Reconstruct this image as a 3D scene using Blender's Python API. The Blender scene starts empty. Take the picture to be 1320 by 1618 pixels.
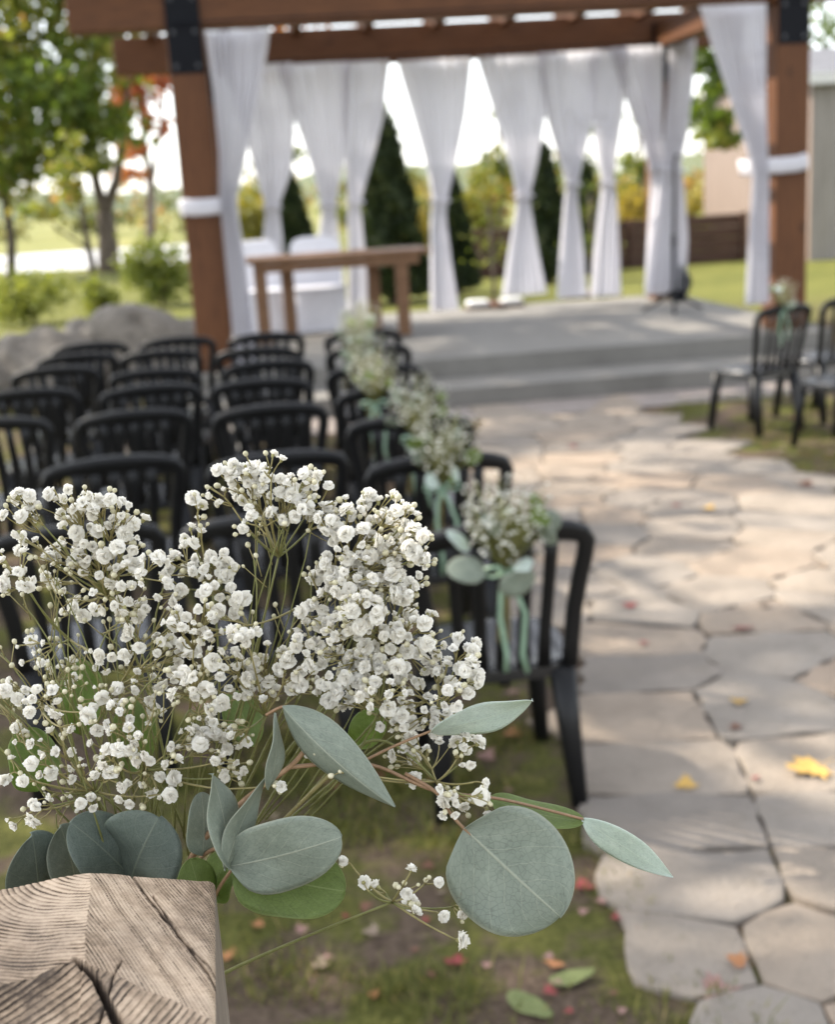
import bpy, math, random
import numpy as np
from mathutils import Vector, Matrix
random.seed(7); RNG = np.random.default_rng(7)
SC = bpy.context.scene
COL = SC.collection
PI = math.pi

# ------------------------------------------------------------------ camera
F = 2000.0; PW, PH = 1320.0, 1618.0; CZ = 1.79
PITCH, YAW, ROLL = 14.25, -6.2, -3.45
RM = (Matrix.Rotation(math.radians(YAW), 3, 'Z') @ Matrix.Rotation(math.radians(90 - PITCH), 3, 'X')
      @ Matrix.Rotation(math.radians(ROLL), 3, 'Z'))
CAMP = Vector((0, 0, CZ))
cd = bpy.data.cameras.new('camera'); cam = bpy.data.objects.new('camera', cd); COL.objects.link(cam)
cam.matrix_world = Matrix.Translation(CAMP) @ RM.to_4x4()
cd.sensor_fit = 'HORIZONTAL'; cd.sensor_width = 36; cd.lens = 36 * F / PW
cd.clip_start = 0.02; cd.clip_end = 2000
cd.dof.use_dof = True; cd.dof.focus_distance = 0.79; cd.dof.aperture_fstop = 8.8
SC.camera = cam

# ------------------------------------------------------------------ sky, sun, exposure
SUN_AZ, SUN_EL = -62.0, 44.0            # degrees from +Y towards +X, and above the horizon
w = bpy.data.worlds.new('World'); SC.world = w; w.use_nodes = True
nt = w.node_tree; nt.nodes.clear()
sky = nt.nodes.new('ShaderNodeTexSky'); sky.sky_type = 'NISHITA'; sky.sun_disc = False
sky.sun_elevation = math.radians(SUN_EL); sky.sun_rotation = math.radians(SUN_AZ)
sky.air_density = 1.0; sky.dust_density = 1.0; sky.ozone_density = 1.0
bg = nt.nodes.new('ShaderNodeBackground'); bg.inputs[1].default_value = 0.15
wo = nt.nodes.new('ShaderNodeOutputWorld')
hz = nt.nodes.new('ShaderNodeHueSaturation'); hz.inputs['Saturation'].default_value = 0.30   # thin bright haze
nt.links.new(sky.outputs[0], hz.inputs['Color']); nt.links.new(hz.outputs[0], bg.inputs[0]); nt.links.new(bg.outputs[0], wo.inputs[0])
sl = bpy.data.lights.new('sun', 'SUN'); sl.energy = 2.8; sl.angle = math.radians(0.55); sl.color = (1, 0.91, 0.78)
so = bpy.data.objects.new('sun', sl); COL.objects.link(so)
az, el = math.radians(SUN_AZ), math.radians(SUN_EL)
SUN_DIR = Vector((math.sin(az) * math.cos(el), math.cos(az) * math.cos(el), math.sin(el)))
so.rotation_euler = SUN_DIR.to_track_quat('Z', 'Y').to_euler(); so.location = (-8, 14, 15)
SC.view_settings.view_transform = 'Standard'; SC.view_settings.look = 'None'
SC.view_settings.gamma = 1; SC.view_settings.exposure = 1.84
SC.render.engine = 'CYCLES'
SC.cycles.max_bounces = 7; SC.cycles.diffuse_bounces = 3; SC.cycles.glossy_bounces = 2
SC.cycles.transmission_bounces = 4; SC.cycles.transparent_max_bounces = 8
SC.cycles.use_denoising = True; SC.cycles.caustics_reflective = False; SC.cycles.caustics_refractive = False
SC.cycles.sample_clamp_indirect = 6

# ------------------------------------------------------------------ layout helpers (photo pixel -> place)
def ray(x, y): return RM @ Vector(((x - PW / 2) / F, -(y - PH / 2) / F, -1.0))
def at(x, y, d): return CAMP + ray(x, y) * d
def gz(x, y, z=0.0):
    r = ray(x, y); return CAMP + r * ((z - CZ) / r.z)
def py(x, y, Y):
    r = ray(x, y); return CAMP + r * (Y / r.y)
def proj(p):
    q = RM.transposed() @ (Vector(p) - CAMP)
    return PW / 2 + F * q.x / -q.z, PH / 2 - F * q.y / -q.z, -q.z

# ------------------------------------------------------------------ mesh helpers
class MB:
    def __init__(s): s.v = []; s.f = []; s.m = []; s.uv = None
    def add(s, vs, fs, mi=0):
        o = len(s.v); s.v.extend([tuple(p) for p in vs]); s.f.extend([tuple(i + o for i in f) for f in fs]); s.m.extend([mi] * len(fs))
    def box(s, c, d, rot=None, mi=0, taper=1.0):
        c = Vector(c); hx, hy, hz = d[0] / 2, d[1] / 2, d[2] / 2; vs = []
        for z in (-1, 1):
            k = taper if z > 0 else 1
            for x, y in ((-1, -1), (1, -1), (1, 1), (-1, 1)):
                p = Vector((x * hx * k, y * hy * k, z * hz)); vs.append(c + (rot @ p if rot else p))
        s.add(vs, [(3, 2, 1, 0), (4, 5, 6, 7), (0, 1, 5, 4), (1, 2, 6, 5), (2, 3, 7, 6), (3, 0, 4, 7)], mi)
    def tube(s, pts, r, n=6, ry=None, up=(0, 0, 1), mi=0, cap=True, power=2.0):
        pts = [Vector(p) for p in pts]; N = len(pts); vs = []; fs = []
        r = r if hasattr(r, '__len__') else [r] * N
        ry = r if ry is None else (ry if hasattr(ry, '__len__') else [ry] * N)
        prev = None
        for i, p in enumerate(pts):
            t = (pts[min(i + 1, N - 1)] - pts[max(i - 1, 0)])
            if t.length < 1e-9: t = Vector((0, 0, 1))
            t.normalize()
            if prev is None:
                u = Vector(up); u = u - t * u.dot(t)
                if u.length < 1e-3: u = Vector((1, 0, 0)) - t * t.x
                if u.length < 1e-3: u = Vector((0, 1, 0)) - t * t.y
            else: u = prev - t * prev.dot(t)
            u.normalize(); prev = u; b = t.cross(u)
            for k in range(n):
                a = 2 * PI * (k + .5) / n; ca, sa = math.cos(a), math.sin(a)
                if power != 2.0:
                    ca = math.copysign(abs(ca) ** (2 / power), ca); sa = math.copysign(abs(sa) ** (2 / power), sa)
                vs.append(p + u * (ca * r[i]) + b * (sa * ry[i]))
        for i in range(N - 1):
            for k in range(n):
                k2 = (k + 1) % n; fs.append((i * n + k, i * n + k2, (i + 1) * n + k2, (i + 1) * n + k))
        if cap:
            fs.append(tuple(range(n - 1, -1, -1))); fs.append(tuple((N - 1) * n + k for k in range(n)))
        s.add(vs, fs, mi)
    def mesh(s, name, mats, smooth=False, off=None):
        me = bpy.data.meshes.new(name)
        v = s.v if off is None else [(p[0] - off[0], p[1] - off[1], p[2] - off[2]) for p in s.v]
        me.from_pydata(v, [], s.f)
        mats = mats if isinstance(mats, (list, tuple)) else [mats]
        for m in mats: me.materials.append(m)
        if len(mats) > 1: me.polygons.foreach_set('material_index', s.m)
        if s.uv is not None:
            ul = me.uv_layers.new(name='UVMap')
            li = np.empty(len(me.loops), dtype=np.int32); me.loops.foreach_get('vertex_index', li)
            ul.data.foreach_set('uv', np.asarray(s.uv, dtype=np.float32)[li].ravel())
        if smooth: me.polygons.foreach_set('use_smooth', [True] * len(me.polygons))
        me.update(); return me
def link(name, me, parent=None):
    o = bpy.data.objects.new(name, me); COL.objects.link(o)
    if parent is not None: o.parent = parent
    return o
def build(mb, name, mats, parent=None, smooth=False, world=True):
    off = parent.matrix_basis.translation if (parent is not None and world) else None
    if parent is not None and world and parent.parent is not None: off = off + parent.parent.matrix_basis.translation
    return link(name, mb.mesh(name, mats, smooth, off), parent)
def tag(o, label=None, cat=None, group=None, kind=None):
    if label: o['label'] = label
    if cat: o['category'] = cat
    if group: o['group'] = group
    if kind: o['kind'] = kind
    return o
def thing(name, label, cat, loc=(0, 0, 0), group=None, rz=0):
    o = bpy.data.objects.new(name, None); COL.objects.link(o); o.location = loc; o.rotation_euler = (0, 0, rz)
    o.empty_display_size = .1
    return tag(o, label, cat, group)
def struct(mb, name, mat, smooth=False, kind='structure'):
    o = build(mb, name, mat, None, smooth); o['kind'] = kind; return o
def bevel(o, wd, seg=2):
    m = o.modifiers.new('bevel', 'BEVEL'); m.width = wd; m.segments = seg; m.limit_method = 'ANGLE'; return o
def quads_np(name, centers, A, B, mats, col=None, parent=None, off=(0, 0, 0), tip=None):
    """many rhombus leaves: centre +-A (long axis), +-B (short axis)"""
    n = len(centers); c = np.asarray(centers) - np.asarray(off)
    bend = np.cross(A, B); bend /= (np.linalg.norm(bend, axis=1, keepdims=True) + 1e-9); bend *= np.linalg.norm(B, axis=1, keepdims=True) * .35
    V = np.stack([c - A, c + B + bend - A * .1, c + A, c - B + bend - A * .1], axis=1).reshape(-1, 3)
    I = np.arange(n)[:, None] * 4
    tri = np.concatenate([I + np.array([0, 1, 2]), I + np.array([0, 2, 3])], axis=1).reshape(-1, 3)
    me = bpy.data.meshes.new(name)
    me.vertices.add(len(V)); me.vertices.foreach_set('co', V.astype(np.float32).ravel())
    me.loops.add(len(tri) * 3); me.loops.foreach_set('vertex_index', tri.astype(np.int32).ravel())
    me.polygons.add(len(tri)); me.polygons.foreach_set('loop_start', np.arange(len(tri), dtype=np.int32) * 3)
    me.polygons.foreach_set('loop_total', np.full(len(tri), 3, dtype=np.int32))
    me.materials.append(mats)
    if col is not None:
        at_ = me.attributes.new('tint', 'FLOAT', 'POINT'); at_.data.foreach_set('value', np.repeat(col, 4).astype(np.float32))
    me.update(calc_edges=True)
    return link(name, me, parent)

# ------------------------------------------------------------------ materials
def mat(name):
    m = bpy.data.materials.new(name); m.use_nodes = True; t = m.node_tree; t.nodes.clear()
    o = t.nodes.new('ShaderNodeOutputMaterial'); return m, t, o
def N(t, typ, **kw):
    n = t.nodes.new(typ)
    for k, v in kw.items():
        if k.startswith('i_'):
            key = k[2:]; n.inputs[int(key) if key.isdigit() else key.replace('_', ' ')].default_value = v
        else: setattr(n, k, v)
    return n
def ramp(t, fac, stops, interp='LINEAR'):
    r = t.nodes.new('ShaderNodeValToRGB'); r.color_ramp.interpolation = interp
    e = r.color_ramp.elements
    while len(e) < len(stops): e.new(0.5)
    for el_, (p, c) in zip(e, stops):
        el_.position = p; el_.color = (c[0], c[1], c[2], 1) if len(c) == 3 else c
    t.links.new(fac, r.inputs[0]); return r
def math_(t, op, a, b=None, clamp=False):
    n = t.nodes.new('ShaderNodeMath'); n.operation = op; n.use_clamp = clamp
    for i, x in enumerate((a, b)):
        if x is None: continue
        if isinstance(x, (int, float)): n.inputs[i].default_value = x
        else: t.links.new(x, n.inputs[i])
    return n.outputs[0]
def noise(t, vec, scale, detail=5, rough=.55, dist=0.0):
    n = N(t, 'ShaderNodeTexNoise'); n.inputs['Scale'].default_value = scale; n.inputs['Detail'].default_value = detail
    n.inputs['Roughness'].default_value = rough; n.inputs['Distortion'].default_value = dist
    if vec is not None: t.links.new(vec, n.inputs['Vector'])
    return n.outputs['Fac']
def coords(t, scale=(1, 1, 1), kind='Object'):
    c = N(t, 'ShaderNodeTexCoord'); mp = N(t, 'ShaderNodeMapping'); mp.inputs['Scale'].default_value = scale
    t.links.new(c.outputs[kind], mp.inputs[0]); return mp.outputs[0]
def mixc(t, fac, a, b, blend='MIX'):
    m = N(t, 'ShaderNodeMix', data_type='RGBA', blend_type=blend)
    for i, x in ((0, fac), (6, a), (7, b)):
        if isinstance(x, (int, float)): m.inputs[i].default_value = x
        elif isinstance(x, tuple): m.inputs[i].default_value = (*x[:3], 1)
        else: t.links.new(x, m.inputs[i])
    return m.outputs[2]
def bump(t, h, strength=.3, dist=.01):
    b = N(t, 'ShaderNodeBump'); b.inputs['Strength'].default_value = strength; b.inputs['Distance'].default_value = dist
    t.links.new(h, b.inputs['Height']); return b.outputs[0]
def principled(t, o, color, rough=.6, normal=None, spec=.5, **kw):
    p = N(t, 'ShaderNodeBsdfPrincipled')
    if isinstance(color, tuple): p.inputs['Base Color'].default_value = (*color, 1)
    else: t.links.new(color, p.inputs['Base Color'])
    if isinstance(rough, (int, float)): p.inputs['Roughness'].default_value = rough
    else: t.links.new(rough, p.inputs['Roughness'])
    p.inputs['Specular IOR Level'].default_value = spec
    for k, v in kw.items(): p.inputs[k.replace('_', ' ')].default_value = v
    if normal is not None: t.links.new(normal, p.inputs['Normal'])
    t.links.new(p.outputs[0], o.inputs[0]); return p
def noisy(name, c1, c2, scale=4, rough=.7, bscale=30, bstr=.2, bdist=.01, vs=(1, 1, 1), spec=.4, kind='Object', c3=None):
    m, t, o = mat(name); v = coords(t, vs, kind)
    n = noise(t, v, scale); st = [(.3, c1), (.7, c2)] if c3 is None else [(.25, c1), (.5, c2), (.75, c3)]
    c = ramp(t, n, st).outputs[0]
    n2 = noise(t, v, bscale, 6, .65)
    principled(t, o, mixc(t, .25, c, ramp(t, n2, [(.3, tuple(x * .45 for x in c1)), (.7, tuple(min(1, x * 1.3) for x in c2))]).outputs[0]), rough, bump(t, n2, bstr, bdist), spec)
    return m
def leafy(name, stops, trans=.45, rough=.55, spec=.25):
    """foliage colour per leaf from the 'tint' attribute, part of the light passing through"""
    m, t, o = mat(name); a = N(t, 'ShaderNodeAttribute', attribute_name='tint')
    c = ramp(t, a.outputs['Fac'], stops).outputs[0]
    p = N(t, 'ShaderNodeBsdfPrincipled'); p.inputs['Roughness'].default_value = rough; p.inputs['Specular IOR Level'].default_value = spec
    t.links.new(c, p.inputs['Base Color'])
    tr = N(t, 'ShaderNodeBsdfTranslucent'); t.links.new(mixc(t, 1.0, c, (1.25, 1.2, .6), 'MULTIPLY'), tr.inputs[0])
    mx = N(t, 'ShaderNodeMixShader'); mx.inputs[0].default_value = trans
    t.links.new(p.outputs[0], mx.inputs[1]); t.links.new(tr.outputs[0], mx.inputs[2]); t.links.new(mx.outputs[0], o.inputs[0])
    return m

M = {}
M['plastic'] = noisy('black_plastic', (.006, .006, .0065), (.010, .010, .0105), 8, .42, 250, .06, .001, spec=.28)
M['plastic_seat'] = noisy('black_plastic_seat', (.010, .010, .011), (.016, .016, .017), 8, .26, 250, .08, .001, spec=.6)  # same plastic as the frame, lightened and made glossier for sky sheen
M['concrete'] = noisy('concrete', (.105, .098, .086), (.20, .188, .168), 1.3, .85, 60, .25, .004, c3=(.15, .14, .125))
M['gravel'] = noisy('gravel', (.20, .17, .15), (.34, .29, .26), 14, .9, 70, .7, .02)
M['steel_black'] = noisy('black_steel', (.003, .0035, .006), (.005, .006, .009), 5, .6, 120, .1, .002, spec=.15)
M['bolt'] = noisy('bolt_steel', (.03, .03, .036), (.05, .05, .058), 20, .35, 200, .1, .001)
M['rock'] = noisy('boulder_rock', (.065, .055, .045), (.27, .24, .205), 3.2, .9, 9, 1.0, .08, c3=(.13, .112, .095))
M['bark'] = noisy('bark', (.06, .045, .035), (.15, .12, .095), 4, .9, 18, .8, .03, vs=(2, 2, .5))
M['bark_dark'] = noisy('bark_dark', (.035, .028, .022), (.09, .07, .055), 4, .9, 18, .8, .03, vs=(2, 2, .5))
M['lot'] = noisy('pale_gravel_lot', (.40, .40, .40), (.52, .52, .52), .3, .9, 20, .2, .01)
M['white_cover'] = noisy('white_chair_cover', (.72, .72, .78), (.80, .80, .86), 3, .8, 40, .1, .004)
M['shed_trim'] = noisy('shed_trim', (.55, .54, .52), (.66, .65, .63), 3, .6, 40, .1, .002)
M['shed_roof'] = noisy('shed_roof', (.10, .10, .11), (.17, .17, .18), 4, .7, 60, .3, .01)
M['liner'] = noisy('white_cushion', (.62, .62, .62), (.74, .74, .73), 6, .8, 60, .2, .003)

def timber(name, c1, c2, axis=(1, 1, 8), knots=True, rough=.62):
    m, t, o = mat(name); v = coords(t, axis)
    g = noise(t, v, 7, 6, .6, .6); g2 = noise(t, coords(t, (1, 1, 1)), 1.5, 3)
    c = ramp(t, g, [(.3, c1), (.55, c2), (.75, tuple(x * 1.25 for x in c2))]).outputs[0]
    c = mixc(t, math_(t, 'MULTIPLY', g2, .5), c, tuple(x * .7 for x in c1))
    if knots:
        vo = N(t, 'ShaderNodeTexVoronoi'); vo.inputs['Scale'].default_value = 1.7; t.links.new(coords(t, (1.3, 1.3, 1)), vo.inputs['Vector'])
        k = ramp(t, vo.outputs['Distance'], [(.03, (1, 1, 1)), (.13, (0, 0, 0))]).outputs[0]
        c = mixc(t, math_(t, 'MULTIPLY', k, .6), c, tuple(x * .35 for x in c1))
    principled(t, o, c, rough, bump(t, g, .25, .006), .3); return m
M['cedar_z'] = timber('stained_timber_upright', (.074, .0275, .0095), (.134, .0525, .0185), (9, 9, .7))
M['cedar_x'] = timber('stained_timber_beam', (.074, .0275, .0095), (.134, .0525, .0185), (.7, 9, 9))
M['cedar_y'] = timber('stained_timber_side_beam', (.074, .0275, .0095), (.134, .0525, .0185), (9, .7, 9))
M['table_wood'] = timber('table_timber', (.125, .062, .030), (.215, .118, .062), (1.2, 8, 8))
M['dark_wood'] = timber('dark_timber', (.045, .022, .014), (.085, .042, .027), (.6, 8, 8), False)
M['base_wood'] = timber('stand_timber', (.10, .05, .03), (.18, .095, .06), (2, 8, 8), False)

def m_shed(name, c1, c2):
    m, t, o = mat(name); v = coords(t)
    n = noise(t, v, 1.2, 4); n2 = noise(t, coords(t, (6, 6, .4)), 3, 4)
    c = ramp(t, n2, [(.3, c1), (.7, c2)]).outputs[0]
    principled(t, o, mixc(t, math_(t, 'MULTIPLY', n, .4), c, tuple(x * .7 for x in c1)), .5, bump(t, n2, .1, .004), .4); return m
M['shed_metal'] = m_shed('ribbed_shed_metal', (.20, .178, .160), (.29, .262, .238))
M['shed_pink'] = m_shed('faded_pink_boards', (.20, .150, .125), (.26, .198, .165))

def m_curtain():
    m, t, o = mat('sheer_white_voile'); v = coords(t)
    n = noise(t, coords(t, (30, 30, 3)), 4, 4)
    c = ramp(t, n, [(.3, (.72, .71, .745)), (.7, (.80, .79, .825))]).outputs[0]
    d = N(t, 'ShaderNodeBsdfDiffuse'); t.links.new(c, d.inputs[0])
    tr = N(t, 'ShaderNodeBsdfTranslucent'); t.links.new(c, tr.inputs[0])
    tp = N(t, 'ShaderNodeBsdfTransparent')
    a = N(t, 'ShaderNodeMixShader'); a.inputs[0].default_value = .36
    b = N(t, 'ShaderNodeMixShader'); b.inputs[0].default_value = .03
    t.links.new(d.outputs[0], a.inputs[1]); t.links.new(tr.outputs[0], a.inputs[2])
    t.links.new(a.outputs[0], b.inputs[1]); t.links.new(tp.outputs[0], b.inputs[2]); t.links.new(b.outputs[0], o.inputs[0]); return m
M['voile'] = m_curtain()

def m_ground():
    m, t, o = mat('lawn_and_bare_soil'); v = coords(t, (1, 1, 1))
    big = noise(t, v, .55, 4, .6); mid = noise(t, v, 3.2, 5, .6); fine = noise(t, v, 38, 5, .7)
    soil = ramp(t, fine, [(.3, (.055, .038, .027)), (.7, (.165, .122, .088))]).outputs[0]
    moss = ramp(t, fine, [(.3, (.050, .055, .014)), (.7, (.150, .145, .042))]).outputs[0]
    k = ramp(t, mid, [(.45, (0, 0, 0)), (.57, (1, 1, 1))]).outputs[0]
    near = mixc(t, k, soil, moss)
    lawn = ramp(t, big, [(.3, (.085, .105, .024)), (.7, (.170, .175, .045))]).outputs[0]
    lawn = mixc(t, .4, lawn, ramp(t, mid, [(.3, (.07, .08, .02)), (.7, (.22, .19, .06))]).outputs[0])
    xyz = N(t, 'ShaderNodeSeparateXYZ'); t.links.new(v, xyz.inputs[0])
    far = math_(t, 'MULTIPLY', math_(t, 'SUBTRACT', xyz.outputs[1], 14.0), .25, True)
    c = mixc(t, far, near, lawn)
    principled(t, o, c, .95, bump(t, fine, .8, .03), .1); return m
M['ground'] = m_ground()
def m_field():
    m, t, o = mat('autumn_field'); v = coords(t, (1, .25, 1)); n = noise(t, v, .22, 5, .6)
    c = ramp(t, n, [(.3, (.13, .145, .050)), (.55, (.215, .210, .075)), (.75, (.27, .235, .10))]).outputs[0]
    principled(t, o, c, .95, bump(t, noise(t, v, 6, 5), .6, .2), .1); return m
M['field'] = m_field()
def m_stone():
    m, t, o = mat('flagstone'); oi = N(t, 'ShaderNodeObjectInfo'); v = coords(t)
    n = noise(t, coords(t, (1, 1, 1), 'Object'), 3.5, 6, .6); f = noise(t, v, 55, 5, .7)
    c = ramp(t, n, [(.25, (.196, .168, .138)), (.5, (.264, .228, .188)), (.75, (.325, .280, .232))]).outputs[0]
    hue = ramp(t, oi.outputs['Random'], [(0, (.72, .72, .74)), (.35, (.95, .96, .98)), (.7, (1.05, 1.0, .95)), (1, (1.12, 1.0, .90))]).outputs[0]
    c = mixc(t, 1.0, c, hue, 'MULTIPLY')
    c = mixc(t, math_(t, 'MULTIPLY', ramp(t, f, [(.5, (0, 0, 0)), (.72, (1, 1, 1))]).outputs[0], .5), c, (.15, .125, .10))
    st2 = noise(t, v, 9, 6, .7, .8); c = mixc(t, math_(t, 'MULTIPLY', ramp(t, st2, [(.52, (0, 0, 0)), (.66, (1, 1, 1))]).outputs[0], .4), c, (.16, .135, .105))
    h = math_(t, 'ADD', math_(t, 'MULTIPLY', n, 3.0), f)
    principled(t, o, c, .85, bump(t, h, .8, .010), .3); return m
M['stone'] = m_stone()

def m_petal():
    m, t, o = mat('gypsophila_petal'); v = coords(t, kind='Generated'); n = noise(t, v, 6, 3)
    c = ramp(t, n, [(.3, (.92, .89, .81)), (.7, (.96, .94, .885))]).outputs[0]
    d = N(t, 'ShaderNodeBsdfDiffuse'); t.links.new(c, d.inputs[0])
    tr = N(t, 'ShaderNodeBsdfTranslucent'); t.links.new(c, tr.inputs[0])
    mx = N(t, 'ShaderNodeMixShader'); mx.inputs[0].default_value = .48
    t.links.new(d.outputs[0], mx.inputs[1]); t.links.new(tr.outputs[0], mx.inputs[2]); t.links.new(mx.outputs[0], o.inputs[0]); return m
M['petal'] = m_petal(); M['petal_cream'] = noisy('blossom_cream', (.68, .66, .53), (.88, .86, .77), 60, .7, 200, .1, .001)
M['calyx'] = noisy('calyx_green', (.22, .21, .075), (.36, .33, .14), 300, .6, 900, .1, .0003)
M['bud'] = noisy('bud_cream', (.42, .39, .22), (.66, .61, .44), 200, .6, 900, .1, .0003)
M['stem'] = noisy('stem_olive', (.20, .175, .060), (.32, .27, .115), 90, .55, 600, .15, .0003)
M['stem_green'] = noisy('stem_green', (.130, .140, .038), (.215, .210, .072), 60, .55, 500, .15, .0003)
M['twig'] = noisy('eucalyptus_twig', (.20, .115, .060), (.32, .20, .11), 60, .6, 400, .2, .0004)
M['ribbon'] = noisy('mint_ribbon', (.19, .29, .20), (.25, .36, .255), 6, .5, 60, .1, .001)

def m_euc(name, c1, c2, vein, trans, tcol, spec=.4, rough=.5):
    m, t, o = mat(name); uv = N(t, 'ShaderNodeTexCoord'); s = N(t, 'ShaderNodeSeparateXYZ'); t.links.new(uv.outputs['UV'], s.inputs[0])
    u = math_(t, 'ABSOLUTE', math_(t, 'SUBTRACT', s.outputs[0], .5)); v = s.outputs[1]
    vec = N(t, 'ShaderNodeMapping'); vec.inputs['Scale'].default_value = (1, 1.1, 1); t.links.new(uv.outputs['UV'], vec.inputs[0])
    nz = noise(t, vec.outputs[0], 5, 4); wob = math_(t, 'MULTIPLY', math_(t, 'SUBTRACT', nz, .5), .07)
    lat = math_(t, 'FRACT', math_(t, 'MULTIPLY', math_(t, 'ADD', math_(t, 'SUBTRACT', v, math_(t, 'MULTIPLY', u, .9)), wob), 6.0))
    lat = math_(t, 'ABSOLUTE', math_(t, 'SUBTRACT', lat, .5))
    latm = ramp(t, lat, [(.0, (1, 1, 1)), (.035, (0, 0, 0))]).outputs[0]
    mid = ramp(t, u, [(.006, (1, 1, 1)), (.016, (0, 0, 0))]).outputs[0]
    vo = N(t, 'ShaderNodeTexVoronoi', feature='DISTANCE_TO_EDGE'); vo.inputs['Scale'].default_value = 20; t.links.new(vec.outputs[0], vo.inputs['Vector'])
    net = ramp(t, vo.outputs[0], [(.0, (1, 1, 1)), (.07, (0, 0, 0))]).outputs[0]
    rim = ramp(t, u, [(.470, (0, 0, 0)), (.492, (1, 1, 1))]).outputs[0]
    base = ramp(t, noise(t, vec.outputs[0], 3, 5), [(.3, c1), (.7, c2)]).outputs[0]
    base = mixc(t, math_(t, 'MULTIPLY', net, .50), base, tuple(x * .50 for x in c1))
    base = mixc(t, math_(t, 'MULTIPLY', latm, .36), base, vein)
    base = mixc(t, math_(t, 'MULTIPLY', mid, .55), base, vein); base = mixc(t, math_(t, 'MULTIPLY', rim, .5), base, vein)
    sp = noise(t, vec.outputs[0], 60, 2); base = mixc(t, math_(t, 'MULTIPLY', ramp(t, sp, [(.68, (0, 0, 0)), (.74, (1, 1, 1))]).outputs[0], .5), base, tuple(x * .45 for x in c1))
    bl = noise(t, vec.outputs[0], 1.8, 6, .7, .6); base = mixc(t, math_(t, 'MULTIPLY', ramp(t, bl, [(.45, (0, 0, 0)), (.7, (1, 1, 1))]).outputs[0], .28), base, tuple(min(1, x * 1.7 + .03) for x in c2))
    bw = noise(t, vec.outputs[0], 9, 3, .6); base = mixc(t, math_(t, 'MULTIPLY', ramp(t, bw, [(.70, (0, 0, 0)), (.735, (1, 1, 1))]).outputs[0], .35), base, (.16, .12, .06))
    h = math_(t, 'ADD', math_(t, 'MULTIPLY', net, -.5), math_(t, 'ADD', latm, math_(t, 'MULTIPLY', mid, 2.0)))
    p = N(t, 'ShaderNodeBsdfPrincipled'); t.links.new(base, p.inputs['Base Color']); p.inputs['Roughness'].default_value = rough
    p.inputs['Specular IOR Level'].default_value = spec; t.links.new(bump(t, h, .28, .0006), p.inputs['Normal'])
    tr = N(t, 'ShaderNodeBsdfTranslucent'); t.links.new(mixc(t, 1.0, base, tcol, 'MULTIPLY'), tr.inputs[0])
    mx = N(t, 'ShaderNodeMixShader'); mx.inputs[0].default_value = trans
    t.links.new(p.outputs[0], mx.inputs[1]); t.links.new(tr.outputs[0], mx.inputs[2]); t.links.new(mx.outputs[0], o.inputs[0]); return m
M['euc'] = m_euc('eucalyptus_silver', (.185, .216, .168), (.238, .270, .212), (.42, .43, .33), .18, (1.1, 1.2, .7))
M['euc_pale'] = m_euc('eucalyptus_pale', (.50, .57, .53), (.58, .65, .61), (.68, .72, .66), .3, (1.1, 1.2, .8))
M['euc_dark'] = m_euc('eucalyptus_dark', (.110, .138, .112), (.150, .182, .148), (.25, .28, .21), .14, (1.0, 1.2, .7))  # darker copy of the silver leaf; shade behind the post is in its colour
M['euc_green'] = m_euc('eucalyptus_green', (.150, .200, .050), (.20, .26, .075), (.32, .36, .16), .45, (1.3, 1.45, .55))

def m_postwood():
    m, t, o = mat('weathered_wood'); a = N(t, 'ShaderNodeAttribute', attribute_name='ring'); v = coords(t)
    f = noise(t, v, 260, 5, .7); g = noise(t, v, 26, 5, .6)
    r = math_(t, 'ADD', a.outputs['Fac'], math_(t, 'MULTIPLY', math_(t, 'SUBTRACT', f, .5), .55))
    c = ramp(t, r, [(.0, (.016, .011, .008)), (.38, (.075, .053, .037)), (.62, (.305, .222, .150)), (.95, (.58, .448, .322))]).outputs[0]
    c = mixc(t, math_(t, 'MULTIPLY', ramp(t, g, [(.4, (0, 0, 0)), (.7, (1, 1, 1))]).outputs[0], .35), c, (.20, .165, .135))
    principled(t, o, c, .85, bump(t, f, .5, .0012), .2); return m
M['postwood'] = m_postwood()
M['postside'] = timber('weathered_post_side', (.13, .105, .085), (.27, .225, .18), (30, 30, 2), False, .85)

MAPLE = leafy('maple_foliage', [(0, (.050, .085, .018)), (.45, (.100, .145, .030)), (.75, (.190, .200, .045)), (.92, (.32, .26, .07)), (1, (.38, .22, .12))], .55)
REDMAPLE = leafy('red_maple_foliage', [(0, (.13, .05, .025)), (.5, (.30, .085, .045)), (1, (.40, .20, .07))], .5)
YELLOW = leafy('yellow_shrub_foliage', [(0, (.10, .11, .02)), (.5, (.24, .22, .04)), (1, (.42, .32, .06))], .45)
CEDAR = leafy('cedar_foliage', [(0, (.012, .022, .010)), (.6, (.030, .045, .016)), (1, (.065, .075, .026))], .15)
SHRUB = leafy('shrub_foliage', [(0, (.05, .08, .018)), (.5, (.11, .15, .03)), (1, (.26, .28, .07))], .45)
WOODS = leafy('far_wood_foliage', [(0, (.06, .085, .03)), (.5, (.14, .15, .05)), (.85, (.30, .25, .07)), (1, (.36, .19, .08))], .35)
GRASS = leafy('grass_blades', [(0, (.060, .072, .016)), (.5, (.125, .135, .032)), (.85, (.22, .20, .06)), (1, (.30, .23, .11))], .35, .6, .2)

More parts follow.
